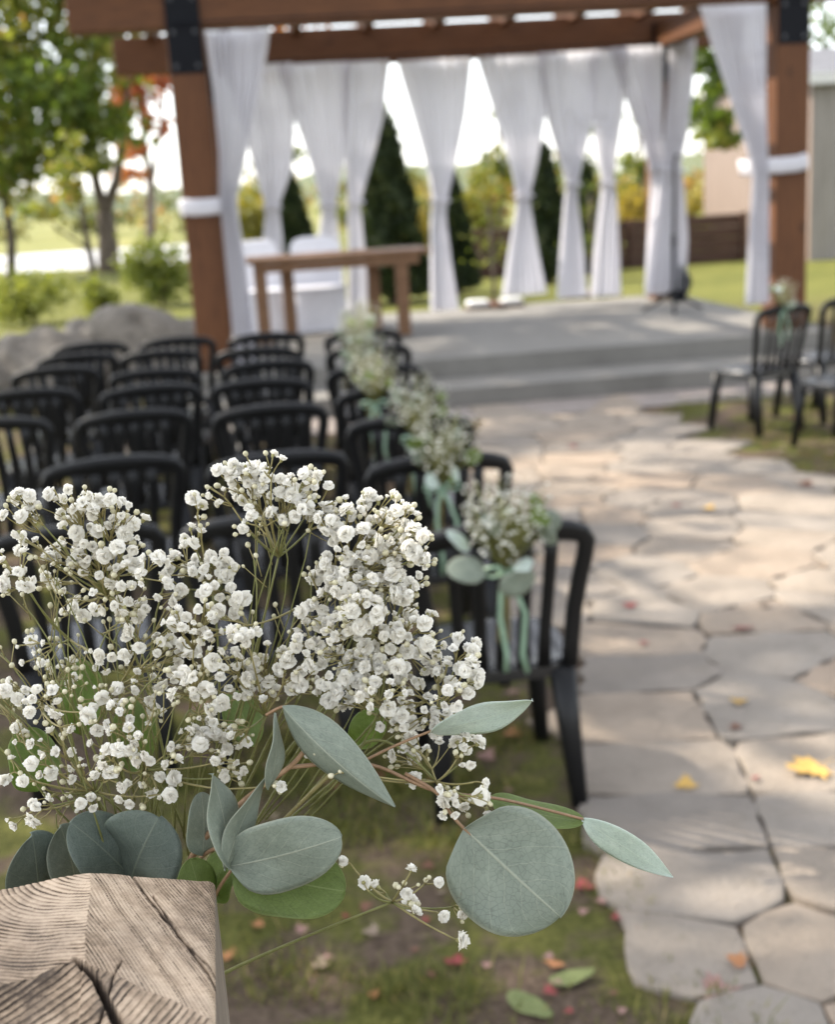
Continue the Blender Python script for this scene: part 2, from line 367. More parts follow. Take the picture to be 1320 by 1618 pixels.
# ================================================================== THE SETTING
def sheet(name, poly, z, m):
    mb = MB(); mb.add([(x, y, z) for x, y in poly], [tuple(range(len(poly)))]); return struct(mb, name, m)
sheet('ground', [(-400, -60), (400, -60), (400, 900), (-400, 900)], 0.0, M['ground'])
sheet('field', [(-300, 62), (300, 62), (300, 700), (-300, 700)], 0.012, M['field'])
sheet('gravel_lot', [(-60, 41.5), (1.5, 41.5), (3.0, 60), (-60, 60)], 0.008, M['lot'])
sheet('gravel_strip', [(-1.3, 9.55), (1.2, 9.75), (2.9, 9.72), (4.3, 9.75), (5.4, 9.9), (5.4, 11.3), (-1.3, 11.3)], 0.006, M['gravel'])
# far hills
mb = MB(); n = 60
for k, (yy, hh, off) in enumerate(((420, 9, 0), (520, 15, 3))):
    vs = []; fs = []
    for i in range(n + 1):
        x = -330 + 660 * i / n; h = hh * (.55 + .3 * math.sin(i * .31 + off) + .15 * math.sin(i * .9 + off))
        vs += [(x, yy - 40, 0), (x, yy, h), (x, yy + 60, 0)]
    for i in range(n):
        a = i * 3; fs += [(a, a + 3, a + 4, a + 1), (a + 1, a + 4, a + 5, a + 2)]
    mb.add(vs, fs)
struct(mb, 'hills', noisy('wooded_hill', (.07, .10, .06), (.14, .15, .07), .12, .95, 1.2, .5, 1.0), True)

# ------------------------------------------------------------------ stage: platform and steps (cast concrete)
st = thing('concrete_stage', 'low grey concrete stage with one wide step under the timber pergola', 'stage', (2.1, 13.2, 0))
mb = MB(); mb.box((2.13, 13.42, .165), (6.05, 4.6, .33)); bevel(build(mb, 'platform', M['concrete'], st), .012)
mb = MB(); mb.box((2.13, 10.77, .0805), (6.05, .70, .161)); bevel(build(mb, 'step', M['concrete'], st), .012)

# ------------------------------------------------------------------ flagstone path: every stone a piece
def clip(poly, p, q):
    """keep the side of the bisector of p,q that is nearer p"""
    mx, my = (p[0] + q[0]) / 2, (p[1] + q[1]) / 2; nx, ny = q[0] - p[0], q[1] - p[1]; out = []
    for i in range(len(poly)):
        a, b = poly[i], poly[(i + 1) % len(poly)]
        da = (a[0] - mx) * nx + (a[1] - my) * ny; db = (b[0] - mx) * nx + (b[1] - my) * ny
        if da <= 0: out.append(a)
        if da * db < 0:
            k = da / (da - db); out.append((a[0] + (b[0] - a[0]) * k, a[1] + (b[1] - a[1]) * k))
    return out
def path_left(y): return float(np.interp(y, [0, 2.2, 2.65, 3.2, 4, 6, 8, 9.7], [1.1, .95, .82, .80, .80, .78, .95, 1.25]))
def path_right(y): return float(np.interp(y, [0, 6.3, 7.2, 8.4, 9.7], [3.4, 3.22, 3.12, 2.95, 3.0]))
rs = random.Random(11); seeds = []
NEAR = [gz(*q).xy for q in ((1110, 1405), (1080, 1520), (1075, 1305), (1060, 1225), (1370, 1400), (1290, 1512), (1190, 1650), (1330, 1300), (1290, 1220), (1480, 1500), (1520, 1300), (1560, 1220), (1450, 1640), (1640, 1420))]
GHOST = [gz(*q).xy for q in ((780, 1402), (900, 1522), (765, 1305), (745, 1225), (1010, 1640))]
seeds += [tuple(q) for q in NEAR] + [tuple(q) for q in GHOST]; GHOST = {tuple(q) for q in GHOST}
Y = 0.2; row = 0
while Y < 10.0:
    X = .2 + (row % 2) * .25
    while X < 4.0:
        q_ = (X + rs.uniform(-.16, .16), Y + rs.uniform(-.14, .14))
        if all((q_[0] - a_[0]) ** 2 + (q_[1] - a_[1]) ** 2 > .40 ** 2 for a_ in seeds[:len(NEAR) + len(GHOST)]): seeds.append(q_)
        X += .50 + rs.uniform(-.09, .09)
    Y += .37 + rs.uniform(-.04, .04); row += 1
path = MB(); path.add([(path_left(y) + .42, y, .004) for y in np.linspace(.2, 9.7, 20)] + [(path_right(y) - .12, y, .004) for y in np.linspace(9.7, .2, 20)], [tuple(range(40))])
PATH = struct(path, 'path', noisy('path_soil', (.05, .042, .035), (.11, .092, .075), 9, .95, 60, .6, .01))
PATH['label'] = 'flagstone aisle path leading to the stage'
def in_path(x, y, pad=0): return .1 < y < 9.75 and path_left(y) - pad < x < path_right(y) + pad
STONES = []
for i, p in enumerate(seeds):
    if p in GHOST or not (i < len(NEAR) or (.1 < p[1] < 9.75 and path_left(p[1]) + .13 < p[0] < path_right(p[1]))): continue
    poly = [(p[0] - .6, p[1] - .6), (p[0] + .6, p[1] - .6), (p[0] + .6, p[1] + .6), (p[0] - .6, p[1] + .6)]
    for q in seeds:
        if q is not p and abs(q[0] - p[0]) < 1.2 and abs(q[1] - p[1]) < 1.2: poly = clip(poly, p, q)
    cx = sum(a[0] for a in poly) / len(poly); cy = sum(a[1] for a in poly) / len(poly)
    ring = []
    for k in range(len(poly)):
        a, b = Vector(poly[k]), Vector(poly[(k + 1) % len(poly)]); L = (b - a).length
        if L < .04: continue
        nn = max(2, int(L / .07))
        for s_ in range(nn):
            f_ = s_ / nn; q = a.lerp(b, f_)
            nrm = Vector((b.y - a.y, a.x - b.x)).normalized()
            wob = .012 * math.sin(q.x * 23 + q.y * 31) + .007 * math.sin(q.x * 71 - q.y * 53)
            q = q + nrm * wob; d = Vector((cx, cy)) - q
            corner = .005 * (abs(f_ - .5) * 2) ** 8
            ring.append(q + d.normalized() * (.0028 + corner + rs.uniform(0, .002)))
    if len(ring) < 5: continue
    STONES.append(ring); zt = .018 + rs.uniform(-.003, .005); tx, ty = rs.uniform(-.008, .008), rs.uniform(-.008, .008)
    mb = MB(); m_ = len(ring); vs = []
    for sc, z in ((1.0, -.03), (1.0, .70), (.992, .93), (.97, 1.0)):
        for q in ring:
            x = cx + (q.x - cx) * sc; y = cy + (q.y - cy) * sc
            vs.append((x - cx, y - cy, (zt + (x - cx) * tx + (y - cy) * ty) * z if z > 0 else z))
    fs = [(r * m_ + k, r * m_ + (k + 1) % m_, (r + 1) * m_ + (k + 1) % m_, (r + 1) * m_ + k) for r in range(3) for k in range(m_)]
    vs.append((0, 0, zt + .001)); fs += [(3 * m_ + k, 3 * m_ + (k + 1) % m_, 4 * m_) for k in range(m_)]
    mb.add(vs, fs); o = link('flagstone', mb.mesh('flagstone', M['stone'], True), PATH); o.location = (cx, cy, 0)

# ------------------------------------------------------------------ pergola
PX0, PX1, PY0, PY1 = -.48, 4.82, 11.5, 15.15; PT = .31
BZ = py(110, 52, PY0 - .2).z           # underside of the front beam
BZB = py(180, 106, PY1).z
pg = thing('timber_pergola', 'reddish brown stained timber pergola with black steel brackets over the stage', 'pergola', ((PX0 + PX1) / 2, (PY0 + PY1) / 2, .33))
for x, y in ((PX0, PY0), (PX1, PY0), (PX0, PY1), (PX1, PY1)):
    mb = MB(); mb.box((x, y, (.332 + BZ - .002) / 2), (PT, PT, BZ - .002 - .332)); bevel(build(mb, 'post', M['cedar_z'], pg), .012)
xl = py(108, 30, PY0).x; xr = PX1 + .95
BH = .43
for y, hh in ((PY0, BH), (PY1, .395)):
    mb = MB(); mb.box(((xl + xr) / 2, y, BZ + hh / 2), (xr - xl, .26, hh)); bevel(build(mb, 'beam', M['cedar_x'], pg), .012)
for x in (PX0, PX1):
    mb = MB(); mb.box((x, (PY0 + PY1) / 2, BZ + .14), (.22, PY1 - PY0 - .27, .26)); bevel(build(mb, 'side_beam', M['cedar_y'], pg), .012)
for k in range(9):  # rafters added above the view for the shade they cast on the stage
    x = PX0 - .5 + k * (PX1 - PX0 + 1.0) / 8
    mb = MB(); mb.box((x, (PY0 + PY1) / 2, BZ + BH + .058), (.10, PY1 - PY0 + 1.2, .2), Matrix.Rotation(-.026, 3, 'X')); build(mb, 'rafter', M['cedar_y'], pg)
for x, y, fy in ((PX0, PY0, -1), (PX1, PY0, -1), (PX1, PY1, -1), (PX0, PY1, -1)):
    zb = BZ - .36; zt = BZ + .28; yy = y + fy * (PT / 2 + .006)
    mb = MB(); mb.box((x, yy, (zb + zt) / 2), (.285, .010, zt - zb)); br = build(mb, 'bracket', M['steel_black'], pg)
    for bx in (-.09, .09):
        for bz in (zb + .06, zb + .33, zt - .05):
            mb = MB(); mb.tube([(x + bx, yy - .004, bz), (x + bx, yy - .018, bz)], .019, 6, up=(1, 0, 0))
            o = link('bolt', mb.mesh('bolt', M['bolt'], False, pg.location), br)

# ------------------------------------------------------------------ curtains
def curtain(label, Yp, rows, tie, pleats, seed, amp=.05, group='white voile curtains tied back on the pergola', band=None):
    """rows: (pixel y, left x, right x) from top to hem, on the plane Y=Yp"""
    r = random.Random(seed); pts = [(py((a + b) / 2, y, Yp).z, py(a, y, Yp).x, py(b, y, Yp).x) for y, a, b in rows]
    zs = np.array([p[0] for p in pts]); a_ = np.array([p[1] for p in pts]); b_ = np.array([p[2] for p in pts])
    nz, nx = 44, max(60, pleats * 8)
    tt = np.linspace(0, 1, nz); zz = zs[0] + (zs[-1] - zs[0]) * tt
    def smooth(vals):
        out = np.interp(-zz, -zs, vals); k = np.array([1, 2, 3, 2, 1]) / 9
        pad = np.pad(out, 2, mode='edge'); return .5 * out + .5 * np.convolve(pad, k, 'valid')
    A, B = smooth(a_), smooth(b_); W0 = B.max() - A.min()
    ph = [r.uniform(0, 6.28) for _ in range(4)]
    root = thing('curtain', label, 'curtain', ((a_[0] + b_[0]) / 2, Yp, zs[-1]), group)
    vs = []
    for i in range(nz):
        wd = B[i] - A[i]; am = amp * (.35 + .65 * min(1, wd / W0 + .1)) * (.55 if i == 0 else 1)
        for j in range(nx):
            s_ = j / (nx - 1)
            ss = s_ + .018 * math.sin(9 * s_ + ph[0] + 2 * tt[i]) 
            x = A[i] + wd * ss
            d = am * (math.sin(2 * PI * pleats * s_ + ph[1] + 1.5 * math.sin(5 * s_ + ph[2])) + .4 * math.sin(2 * PI * pleats * 1.7 * s_ + ph[3] + tt[i] * 2))
            d += .12 * wd * math.sin(PI * s_) * (0 if i == 0 else 1)
            vs.append((x, Yp - d, zz[i]))
    fs = [(i * nx + j, i * nx + j + 1, (i + 1) * nx + j + 1, (i + 1) * nx + j) for i in range(nz - 1) for j in range(nx - 1)]
    mb = MB(); mb.add(vs, fs); build(mb, 'cloth', M['voile'], root, True)
    tz = py(*tie, Yp).z; k = int(np.argmin(abs(zz - tz))); cx, hw = (A[k] + B[k]) / 2, (B[k] - A[k]) / 2 + .012
    mb = MB()
    if band is None:
        P = [(cx + math.cos(a) * hw, Yp - .02 + math.sin(a) * (hw * .6 + .03), tz + .01 * math.sin(a * 2)) for a in np.linspace(0, 2 * PI, 17)]
        mb.tube(P, .012, 6, ry=.03, up=(0, 0, 1))
    else:
        bx0, bx1, zz0, zz1, byc = band      # wraps round the post: flat strap loop
        P = []
        hx, hy = (bx1 - bx0) / 2, PT / 2 + .035
        for a in np.linspace(0, 2 * PI, 41):
            ca, sa = math.cos(a), math.sin(a); e = .35
            P.append(((bx0 + bx1) / 2 + hx * math.copysign(abs(ca) ** e, ca), byc + hy * math.copysign(abs(sa) ** e, sa), (zz0 + zz1) / 2 + (zz1 - zz0) / 2 * ca + .008 * math.sin(5 * a)))
        mb.tube(P, .075, 8, ry=.012, up=(0, 0, 1), cap=False)
    build(mb, 'tie_band', M['voile'], root, True)
    # cable the cloth hangs from
    return root
YB = PY1 - .30
z_at = lambda x, y: py(x, y, PY0 - .1).z
curtain('white curtain tied to the front left post beside the stage chairs', PY0 - .24,
        [(48, 322, 428), (140, 335, 415), (240, 345, 392), (320, 346, 374), (345, 350, 378), (430, 358, 392), (575, 372, 410)], (360, 325), 9, 1, .045,
        band=(py(284, 325, PY0 - .2).x, py(366, 325, PY0 - .2).x, py(284, 330, PY0 - .2).z, py(366, 322, PY0 - .2).z, PY0 - .03))
curtain('white curtain tied to the front right post near the aisle-side chairs', PY0 - .24,
        [(8, 1104, 1212), (90, 1130, 1212), (180, 1160, 1212), (252, 1184, 1214), (275, 1188, 1216), (370, 1182, 1216), (480, 1176, 1216)], (1196, 255), 9, 2, .045,
        band=(py(1188, 258, PY0 - .2).x, py(1280, 250, PY0 - .2).x, py(1190, 265, PY0 - .2).z, py(1280, 255, PY0 - .2).z, PY0 - .03))
BACK = [
    ('back curtain glimpsed behind the leftmost white covered chair', [(102, 352, 460), (200, 384, 466), (270, 402, 462), (328, 420, 440), (350, 418, 444), (430, 408, 452), (520, 400, 458)], (430, 328), 7),
    ('back curtain hanging behind the second white covered chair', [(100, 437, 556), (180, 462, 552), (260, 490, 545), (325, 508, 530), (350, 506, 534), (430, 494, 544), (520, 488, 548)], (518, 325), 8),
    ('back curtain just left of the tall dark cedar, above the table', [(97, 540, 616), (190, 540, 606), (260, 544, 588), (320, 550, 570), (345, 548, 572), (420, 550, 580), (515, 548, 582)], (560, 320), 7),
    ('back curtain hanging alone between two open gaps right of the table', [(94, 628, 746), (180, 652, 738), (260, 674, 722), (316, 684, 708), (345, 680, 706), (420, 680, 716), (490, 680, 727)], (696, 318), 8),
    ('back curtain with the widest flared hem, centre of the stage', [(88, 754, 862), (180, 782, 864), (260, 806, 850), (308, 816, 838), (335, 814, 840), (400, 802, 852), (466, 792, 866)], (826, 310), 8),
    ('back curtain right of the widest one, above the plant stand', [(82, 848, 952), (180, 862, 944), (250, 884, 924), (290, 896, 914), (320, 892, 914), (400, 886, 924), (470, 882, 928)], (905, 292), 8),
    ('narrow back curtain third from the microphone stand', [(78, 930, 992), (180, 936, 984), (250, 944, 972), (288, 952, 970), (315, 948, 974), (400, 938, 978), (468, 932, 980)], (962, 290), 6),
    ('back curtain swept right to the rear post beside the microphone', [(74, 966, 1046), (150, 988, 1046), (210, 1010, 1046), (262, 1028, 1048), (290, 1030, 1052), (380, 1024, 1050), (462, 1020, 1048)], (1040, 266), 6),
]
for i, (lab, rows, tie, pl) in enumerate(BACK): curtain('white ' + lab, YB - .07 * (i % 2), rows, tie, pl, 20 + i)
YS = PY1 - .48
curtain('white curtain on the right side of the pergola behind the microphone stand', YS,
        [(58, 1058, 1102), (140, 1056, 1096), (210, 1050, 1088), (262, 1046, 1076), (290, 1040, 1082), (380, 1030, 1088), (464, 1022, 1082)], (1060, 270), 6, 40)
mb = MB()
for y in (PY0 - .24, YB):
    z = py(600, 28 if y < 12 else 94, y).z
    mb = MB(); mb.tube([(PX0 - .1, y, z + .03), (PX1 + .1, y, z + .03)], .008, 6); build(mb, 'curtain_wire', M['steel_black'], pg)
# the cables hang from the beams: a part of the pergola


# ------------------------------------------------------------------ things on the stage
def table():
    t = thing('wooden_table', 'brown rustic wooden signing table in front of the white covered chairs', 'table', (.75, 13.5, .33))
    zt = 1.16
    a, b, c, d = py(383, 412, 13.15), py(682, 392, 13.05), None, None
    mb = MB(); x0, x1 = a.x, b.x; zt = py(500, 404, 13.1).z
    mb.box(((x0 + x1) / 2, 13.5, zt - .025), (x1 - x0, .85, .05)); bevel(build(mb, 'tabletop', M['table_wood'], t), .006)
    mb = MB(); mb.box(((x0 + x1) / 2, 13.14, zt - .10), (x1 - x0 - .25, .03, .09)); build(mb, 'apron', M['table_wood'], t)
    for px, yy in ((414, 13.2), (457, 13.8), (637, 13.2), (592, 13.8)):
        X = py(px, 470, yy).x; mb = MB(); mb.box((X, yy, (.332 + zt - .052) / 2), (.13, .10, zt - .052 - .332)); bevel(build(mb, 'leg', M['table_wood'], t), .008)
table()
def covered_chair(px, label, s, W_=.46):
    X = py(px, 450, 14.35).x; t = thing('covered_chair', label, 'chair', (X, 14.35, .33), 'chairs under white fitted covers')
    r = random.Random(s)
    # backrest: rounded top panel
    mb = MB(); prof = []
    for k in range(21):
        a = PI * k / 20; prof.append((W_ / 2 * math.copysign(abs(math.cos(a)) ** .45, math.cos(a)), .80 + .22 * math.sin(a) ** .7 if math.sin(a) > 0 else .80))
    vs = []; P = [(W_ / 2, .45)] + prof + [(-W_ / 2, .45)]
    for y in (.17, .27):
        for x, z in P: vs.append((x, y + (z - .45) * .10, z))
    n_ = len(P); fs = [tuple(range(n_)), tuple(range(2 * n_ - 1, n_ - 1, -1))] + [(k + n_, (k + 1) % n_ + n_, (k + 1) % n_, k) for k in range(n_)]
    mb.add(vs, fs); bevel(link('backrest', mb.mesh('backrest', M['white_cover']), t), .02, 3)
    mb = MB(); mb.box((0, -.03, .46), (W_ + .02, .48, .07)); bevel(link('seat', mb.mesh('seat', M['white_cover']), t), .025, 3)
    mb = MB(); ring = []
    for k in range(64):
        a = 2 * PI * k / 64; ca, sa = math.cos(a), math.sin(a); e = .3
        ring.append((math.copysign(abs(ca) ** e, ca), math.copysign(abs(sa) ** e, sa), a))
    vs = []
    for z, g in ((.44, 1.0), (.25, 1.03), (.01, 1.08)):
        for cx, sy, a in ring:
            f_ = 1 + (.03 * math.sin(14 * a) * (.45 - z) / .45); vs.append((cx * (W_ / 2 + .01) * g * f_, -.02 + sy * .26 * g * f_, z))
    fs = [(i * 64 + k, i * 64 + (k + 1) % 64, (i + 1) * 64 + (k + 1) % 64, (i + 1) * 64 + k) for i in range(2) for k in range(64)]
    mb.add(vs, fs); link('skirt', mb.mesh('skirt', M['white_cover'], True), t)
covered_chair(411, 'white fabric covered chair at the left end of the wooden table', 1)
covered_chair(503, 'white fabric covered chair nearer the middle of the wooden table', 2, .56)
def plant_stand(px, pyx, label, s):
    p = gz(px, pyx, .33); t = thing('plant_stand', label, 'plant stand', p); r = random.Random(s)
    mb = MB(); mb.box((0, 0, .02), (.72, .10, .04)); link('base_board', mb.mesh('base_board', M['base_wood']), t)
    mb = MB(); mb.box((0, 0, .0602), (.10, .62, .04)); link('base_board', mb.mesh('base_board', M['base_wood']), t)
    for dx in (-.21, .21):
        mb = MB(); mb.box((dx, 0, .075), (.26, .26, .07)); o = link('cushion', mb.mesh('cushion', M['liner']), t); bevel(o, .03, 3)
    mb = MB(); H = 1.25
    mb.tube([(0, 0, .05), (.01, .01, .5), (-.02, .0, H)], [.028, .022, .012], 6)
    for k in range(9):
        z = .35 + k * .1; a = r.uniform(0, 6.28); L = r.uniform(.15, .32)
        mb.tube([(0, 0, z), (math.cos(a) * L * .5, math.sin(a) * L * .5, z + L * .5), (math.cos(a) * L, math.sin(a) * L, z + L * 1.1)], [.010, .007, .003], 4)
    link('trunk', mb.mesh('trunk', M['bark'], True), t)
    g = np.random.default_rng(s); n_ = 160; c = np.stack([g.normal(0, .17, n_), g.normal(0, .17, n_), g.uniform(.5, 1.45, n_)], 1)
    A = g.normal(0, 1, (n_, 3)); A /= np.linalg.norm(A, axis=1, keepdims=True); B = np.cross(A, g.normal(0, 1, (n_, 3))); B /= np.linalg.norm(B, axis=1, keepdims=True)
    quads_np('crown', c, A * .035, B * .018, SHRUB, g.random(n_), t)
plant_stand(782, 487, 'wooden cross base with white pads and thin bare sapling, left of the widest curtain', 3)
plant_stand(938, 470, 'wooden cross base with white pads and thin sapling, beside the narrow back curtain', 4)
def mic():
    p = gz(1066, 492, .33); t = thing('microphone_stand', 'black tripod microphone stand near the rear right post', 'microphone stand', p)
    mb = MB(); mb.tube([(0, 0, .10), (0, 0, .75)], .022, 8); mb.tube([(0, 0, .75), (.015, 0, 1.52)], .015, 8); link('pole', mb.mesh('pole', M['steel_black'], True), t)
    for a in (.3, 2.5, 4.4):
        mb = MB(); mb.tube([(0, 0, .24), (math.cos(a) * .20, math.sin(a) * .20, .09), (math.cos(a) * .36, math.sin(a) * .36, .012)], .016, 6); link('leg', mb.mesh('leg', M['steel_black'], True), t)
    mb = MB(); mb.tube([(0, 0, .70), (0, 0, .82)], .026, 8); link('clutch', mb.mesh('clutch', M['steel_black'], True), t)
    mb = MB(); mb.tube([(.015, 0, 1.50), (.0, -.03, 1.56), (-.02, -.16, 1.62)], [.014, .016, .012], 8); mc = link('microphone', mb.mesh('microphone', M['steel_black'], True), t)
    mb = MB(); mb.tube([(-.02, -.16, 1.62), (-.024, -.18, 1.63), (-.03, -.215, 1.645), (-.034, -.235, 1.652)], [.012, .024, .026, .012], 8); link('grille', mb.mesh('grille', M['bolt'], True), mc)
    q = gz(1072, 476, .33); b = thing('equipment_bag', 'black slumped equipment bag behind the microphone stand', 'bag', q)
    mb = MB(); rr = random.Random(5); vs = []; nu, nv = 14, 8
    for j in range(nv + 1):
        for i in range(nu):
            a = 2 * PI * i / nu; f_ = j / nv; rad = math.sin(PI * (.08 + .9 * f_)) ** .5
            k = 1 + .12 * math.sin(3 * a + 5 * f_) + rr.uniform(-.05, .05)
            vs.append((math.cos(a) * .13 * rad * k + .03 * f_, math.sin(a) * .12 * rad * k, .42 * f_ * (1 + .06 * math.sin(2 * a))))
    mb.add(vs, [(j * nu + i, j * nu + (i + 1) % nu, (j + 1) * nu + (i + 1) % nu, (j + 1) * nu + i) for j in range(nv) for i in range(nu)] + [tuple(range(nv * nu, nv * nu + nu)), tuple(range(nu - 1, -1, -1))])
    link('body', mb.mesh('body', M['steel_black'], True), b)
    mb = MB(); mb.tube([(-.08, 0, .36), (-.03, -.02, .48), (.06, -.02, .48), (.11, 0, .38)], .012, 6); link('handle', mb.mesh('handle', M['steel_black'], True), b)
mic()

# ------------------------------------------------------------------ black plastic chairs
def chair_parts():
    P = []
    # seat: dished and grooved top with a rounded rim
    mb = MB(); nu, nv = 41, 24; vs = []
    def outline(s_, f_):       # s -1..1, f 0(back)..1(front)
        w_ = .205 + .022 * math.sin(PI * min(1, f_ * .9)); e = (1 - abs(2 * f_ - 1) ** 5 * .22)
        return s_ * w_ * e, -.195 + .42 * f_ + .018 * (1 - s_ * s_) * (1 if f_ > .5 else -.4) * abs(2 * f_ - 1)
    for f_ in np.linspace(0, 1, nv):
        for s_ in np.linspace(-1, 1, nu):
            x, y = outline(s_, f_); gr = .0035 * (1 if math.sin(x * 2 * PI / .042) > .6 and .1 < f_ < .9 else 0)
            vs.append((x, y, .447 - .016 * (1 - s_ ** 4) * math.sin(PI * min(1, f_ * 1.05)) ** .6 - gr - .012 * max(0, f_ - .8) * 5 * max(0, f_ - .8) * 5))
    fs = [(j * nu + i, j * nu + i + 1, (j + 1) * nu + i + 1, (j + 1) * nu + i) for j in range(nv - 1) for i in range(nu - 1)]
    border = [i for i in range(nu)] + [j * nu + nu - 1 for j in range(1, nv)] + [(nv - 1) * nu + i for i in range(nu - 2, -1, -1)] + [j * nu for j in range(nv - 2, 0, -1)]
    base = len(vs); cx, cy = 0, .015
    for dz, g in ((-.012, 1.02), (-.05, 1.01)):
        for b in border: p = vs[b]; vs.append((cx + (p[0] - cx) * g, cy + (p[1] - cy) * g, .447 + dz))
    nb = len(border)
    for k in range(nb):
        k2 = (k + 1) % nb; fs.append((border[k2], border[k], base + k, base + k2)); fs.append((base + k2, base + k, base + nb + k, base + nb + k2))
    mb.add(vs, fs); P.append(('seat', mb.mesh('seat', M['plastic_seat'], True)))
    # back frame
    left = [(-.200, -.192, .425), (-.205, -.200, .50), (-.212, -.214, .60), (-.226, -.232, .70), (-.240, -.247, .775), (-.243, -.256, .815), (-.228, -.263, .840), (-.19, -.268, .852)]
    top = [(-.13, -.275, .861), (-.065, -.280, .866), (0, -.282, .868)]
    half = left + top; full = half + [(-x, y, z) for x, y, z in half[::-1][1:]]
    rr = [.026] * 5 + [.027, .029, .031] + [.032, .033, .033]; rr = rr + rr[::-1][1:]
    mb = MB(); mb.tube(full, [r * .55 for r in rr], 10, ry=[r * .98 for r in rr], up=(0, 1, 0), power=3.2)
    P.append(('back_frame', mb.mesh('back_frame', M['plastic'], True)))
    for x in (-.132, -.066, 0, .066, .132):
        mb = MB(); zt = .853 - .010 * (abs(x) / .13)
        mb.tube([(x * 1.05, -.276, zt), (x * 1.04, -.266, .78), (x * 1.0, -.238, .66), (x * .95, -.212, .54), (x * .92, -.200, .432)], [.021, .0195, .0185, .019, .022], 8, ry=.0075, up=(1, 0, 0), power=3)
        P.append(('slat', mb.mesh('slat', M['plastic'], True)))
    for sx in (-1, 1):
        mb = MB(); mb.tube([(sx * .178, -.180, .415), (sx * .190, -.205, .24), (sx * .205, -.245, .0)], [.040, .033, .024], 8, ry=[.032, .028, .022], up=(1, 0, 0), power=3.5); P.append(('leg', mb.mesh('leg', M['plastic'], True)))
        mb = MB(); mb.tube([(sx * .176, .185, .415), (sx * .186, .205, .24), (sx * .200, .235, .0)], [.038, .031, .023], 8, ry=[.030, .026, .021], up=(1, 0, 0), power=3.5); P.append(('leg', mb.mesh('leg', M['plastic'], True)))
    return P
CP = chair_parts(); ORD = ['first', 'second', 'third', 'fourth', 'fifth', 'sixth', 'seventh', 'eighth']
def chair(x, y, rz, label, group):
    t = thing('chair', label, 'chair', (x, y, .002), group, rz)
    for nme, me in CP: link(nme, me, t)
    return t
rc = random.Random(3)
# top rail sits .282 behind the chair's origin
ROWS = {0: [3.30, 4.28, 5.12, 5.98, 6.78, 7.72, 8.62], 1: [3.62, 4.55, 5.68, 6.55, 7.30, 8.00, 8.84], 2: [3.70, 4.72, 5.82, 6.64, 7.30, 8.24, 9.0], 3: [3.8, 4.9, 5.90, 6.84, 7.74, 8.40, 9.03]}
CX = {0: .575, 1: -.04, 2: -.66, 3: -1.28}
AISLE = []
for c in range(4):
    for r_, yt in enumerate(ROWS[c]):
        if c == 3 and r_ < 2: continue
        x = CX[c] + rc.uniform(-.03, .03); rz = math.radians(rc.uniform(-7, 7))
        if c == 0: x = [.585, .545, .575, .53, .57, .60, .64][r_]
        lab = ('black slat-back chair, %s row from the camera, ' % ORD[r_]) + (
            'at the aisle end with a bouquet' if c == 0 else '%s from the aisle, left side' % ORD[c])
        o = chair(x, yt + .282, rz, lab, 'black chairs in rows left of the aisle')
        if c == 0: AISLE.append(o)
chair(3.37, 8.52, math.radians(24), 'black plastic chair right of the path, nearest the stage with a flower bunch', 'black chairs right of the aisle')
chair(3.67, 7.76, math.radians(24), 'black plastic chair right of the path, cut by the right photo edge in front', 'black chairs right of the aisle')
chair(3.97, 8.80, math.radians(22), 'black plastic chair right of the path, behind and outside the bouquet chair', 'black chairs right of the aisle')

# ------------------------------------------------------------------ boulders
def boulder(c, r, s, label):
    rr = np.random.default_rng(s); t = MB(); nu, nv = 28, 16; vs = []
    dirs = rr.normal(0, 1, (14, 3)); dirs /= np.linalg.norm(dirs, axis=1, keepdims=True); off = rr.uniform(.62, .95, 14)
    for j in range(nv + 1):
        th = PI * j / nv
        for i in range(nu):
            a = 2 * PI * i / nu; d = np.array([math.sin(th) * math.cos(a), math.sin(th) * math.sin(a), math.cos(th)])
            dd = dirs @ d; k = min(1.0, float(np.min(np.where(dd > .25, off / np.maximum(dd, .25), 9))))
            k *= 1 + .045 * math.sin(7 * d[0] + 5 * d[2] + s) + .035 * math.sin(13 * d[1] + 9 * d[0] + s) + .02 * math.sin(27 * d[2] + 19 * d[0])
            vs.append((c[0] + d[0] * r[0] * k, c[1] + d[1] * r[1] * k, max(-.05, c[2] + d[2] * r[2] * k)))
    fs = [(j * nu + i, j * nu + (i + 1) % nu, (j + 1) * nu + (i + 1) % nu, (j + 1) * nu + i) for j in range(nv) for i in range(nu)]
    t.add(vs, fs); o = build(t, 'boulder', M['rock'], None, True); tag(o, label, 'boulder', 'boulders left of the stage')
boulder((-1.28, 12.9, .35), (.72, .6, .56), 1, 'large grey boulder nearest the front left pergola post')
boulder((-2.15, 12.7, .30), (.62, .55, .46), 2, 'low flat grey boulder second from the front left post')
boulder((-3.05, 12.4, .32), (.65, .6, .46), 4, 'grey boulder at the left photo edge behind the chairs')
boulder((-.86, 13.6, .2), (.35, .35, .42), 7, 'small grey stone tucked against the front left post')
boulder((-1.75, 13.7, .3), (.6, .5, .46), 8, 'grey boulder behind the two front boulders')

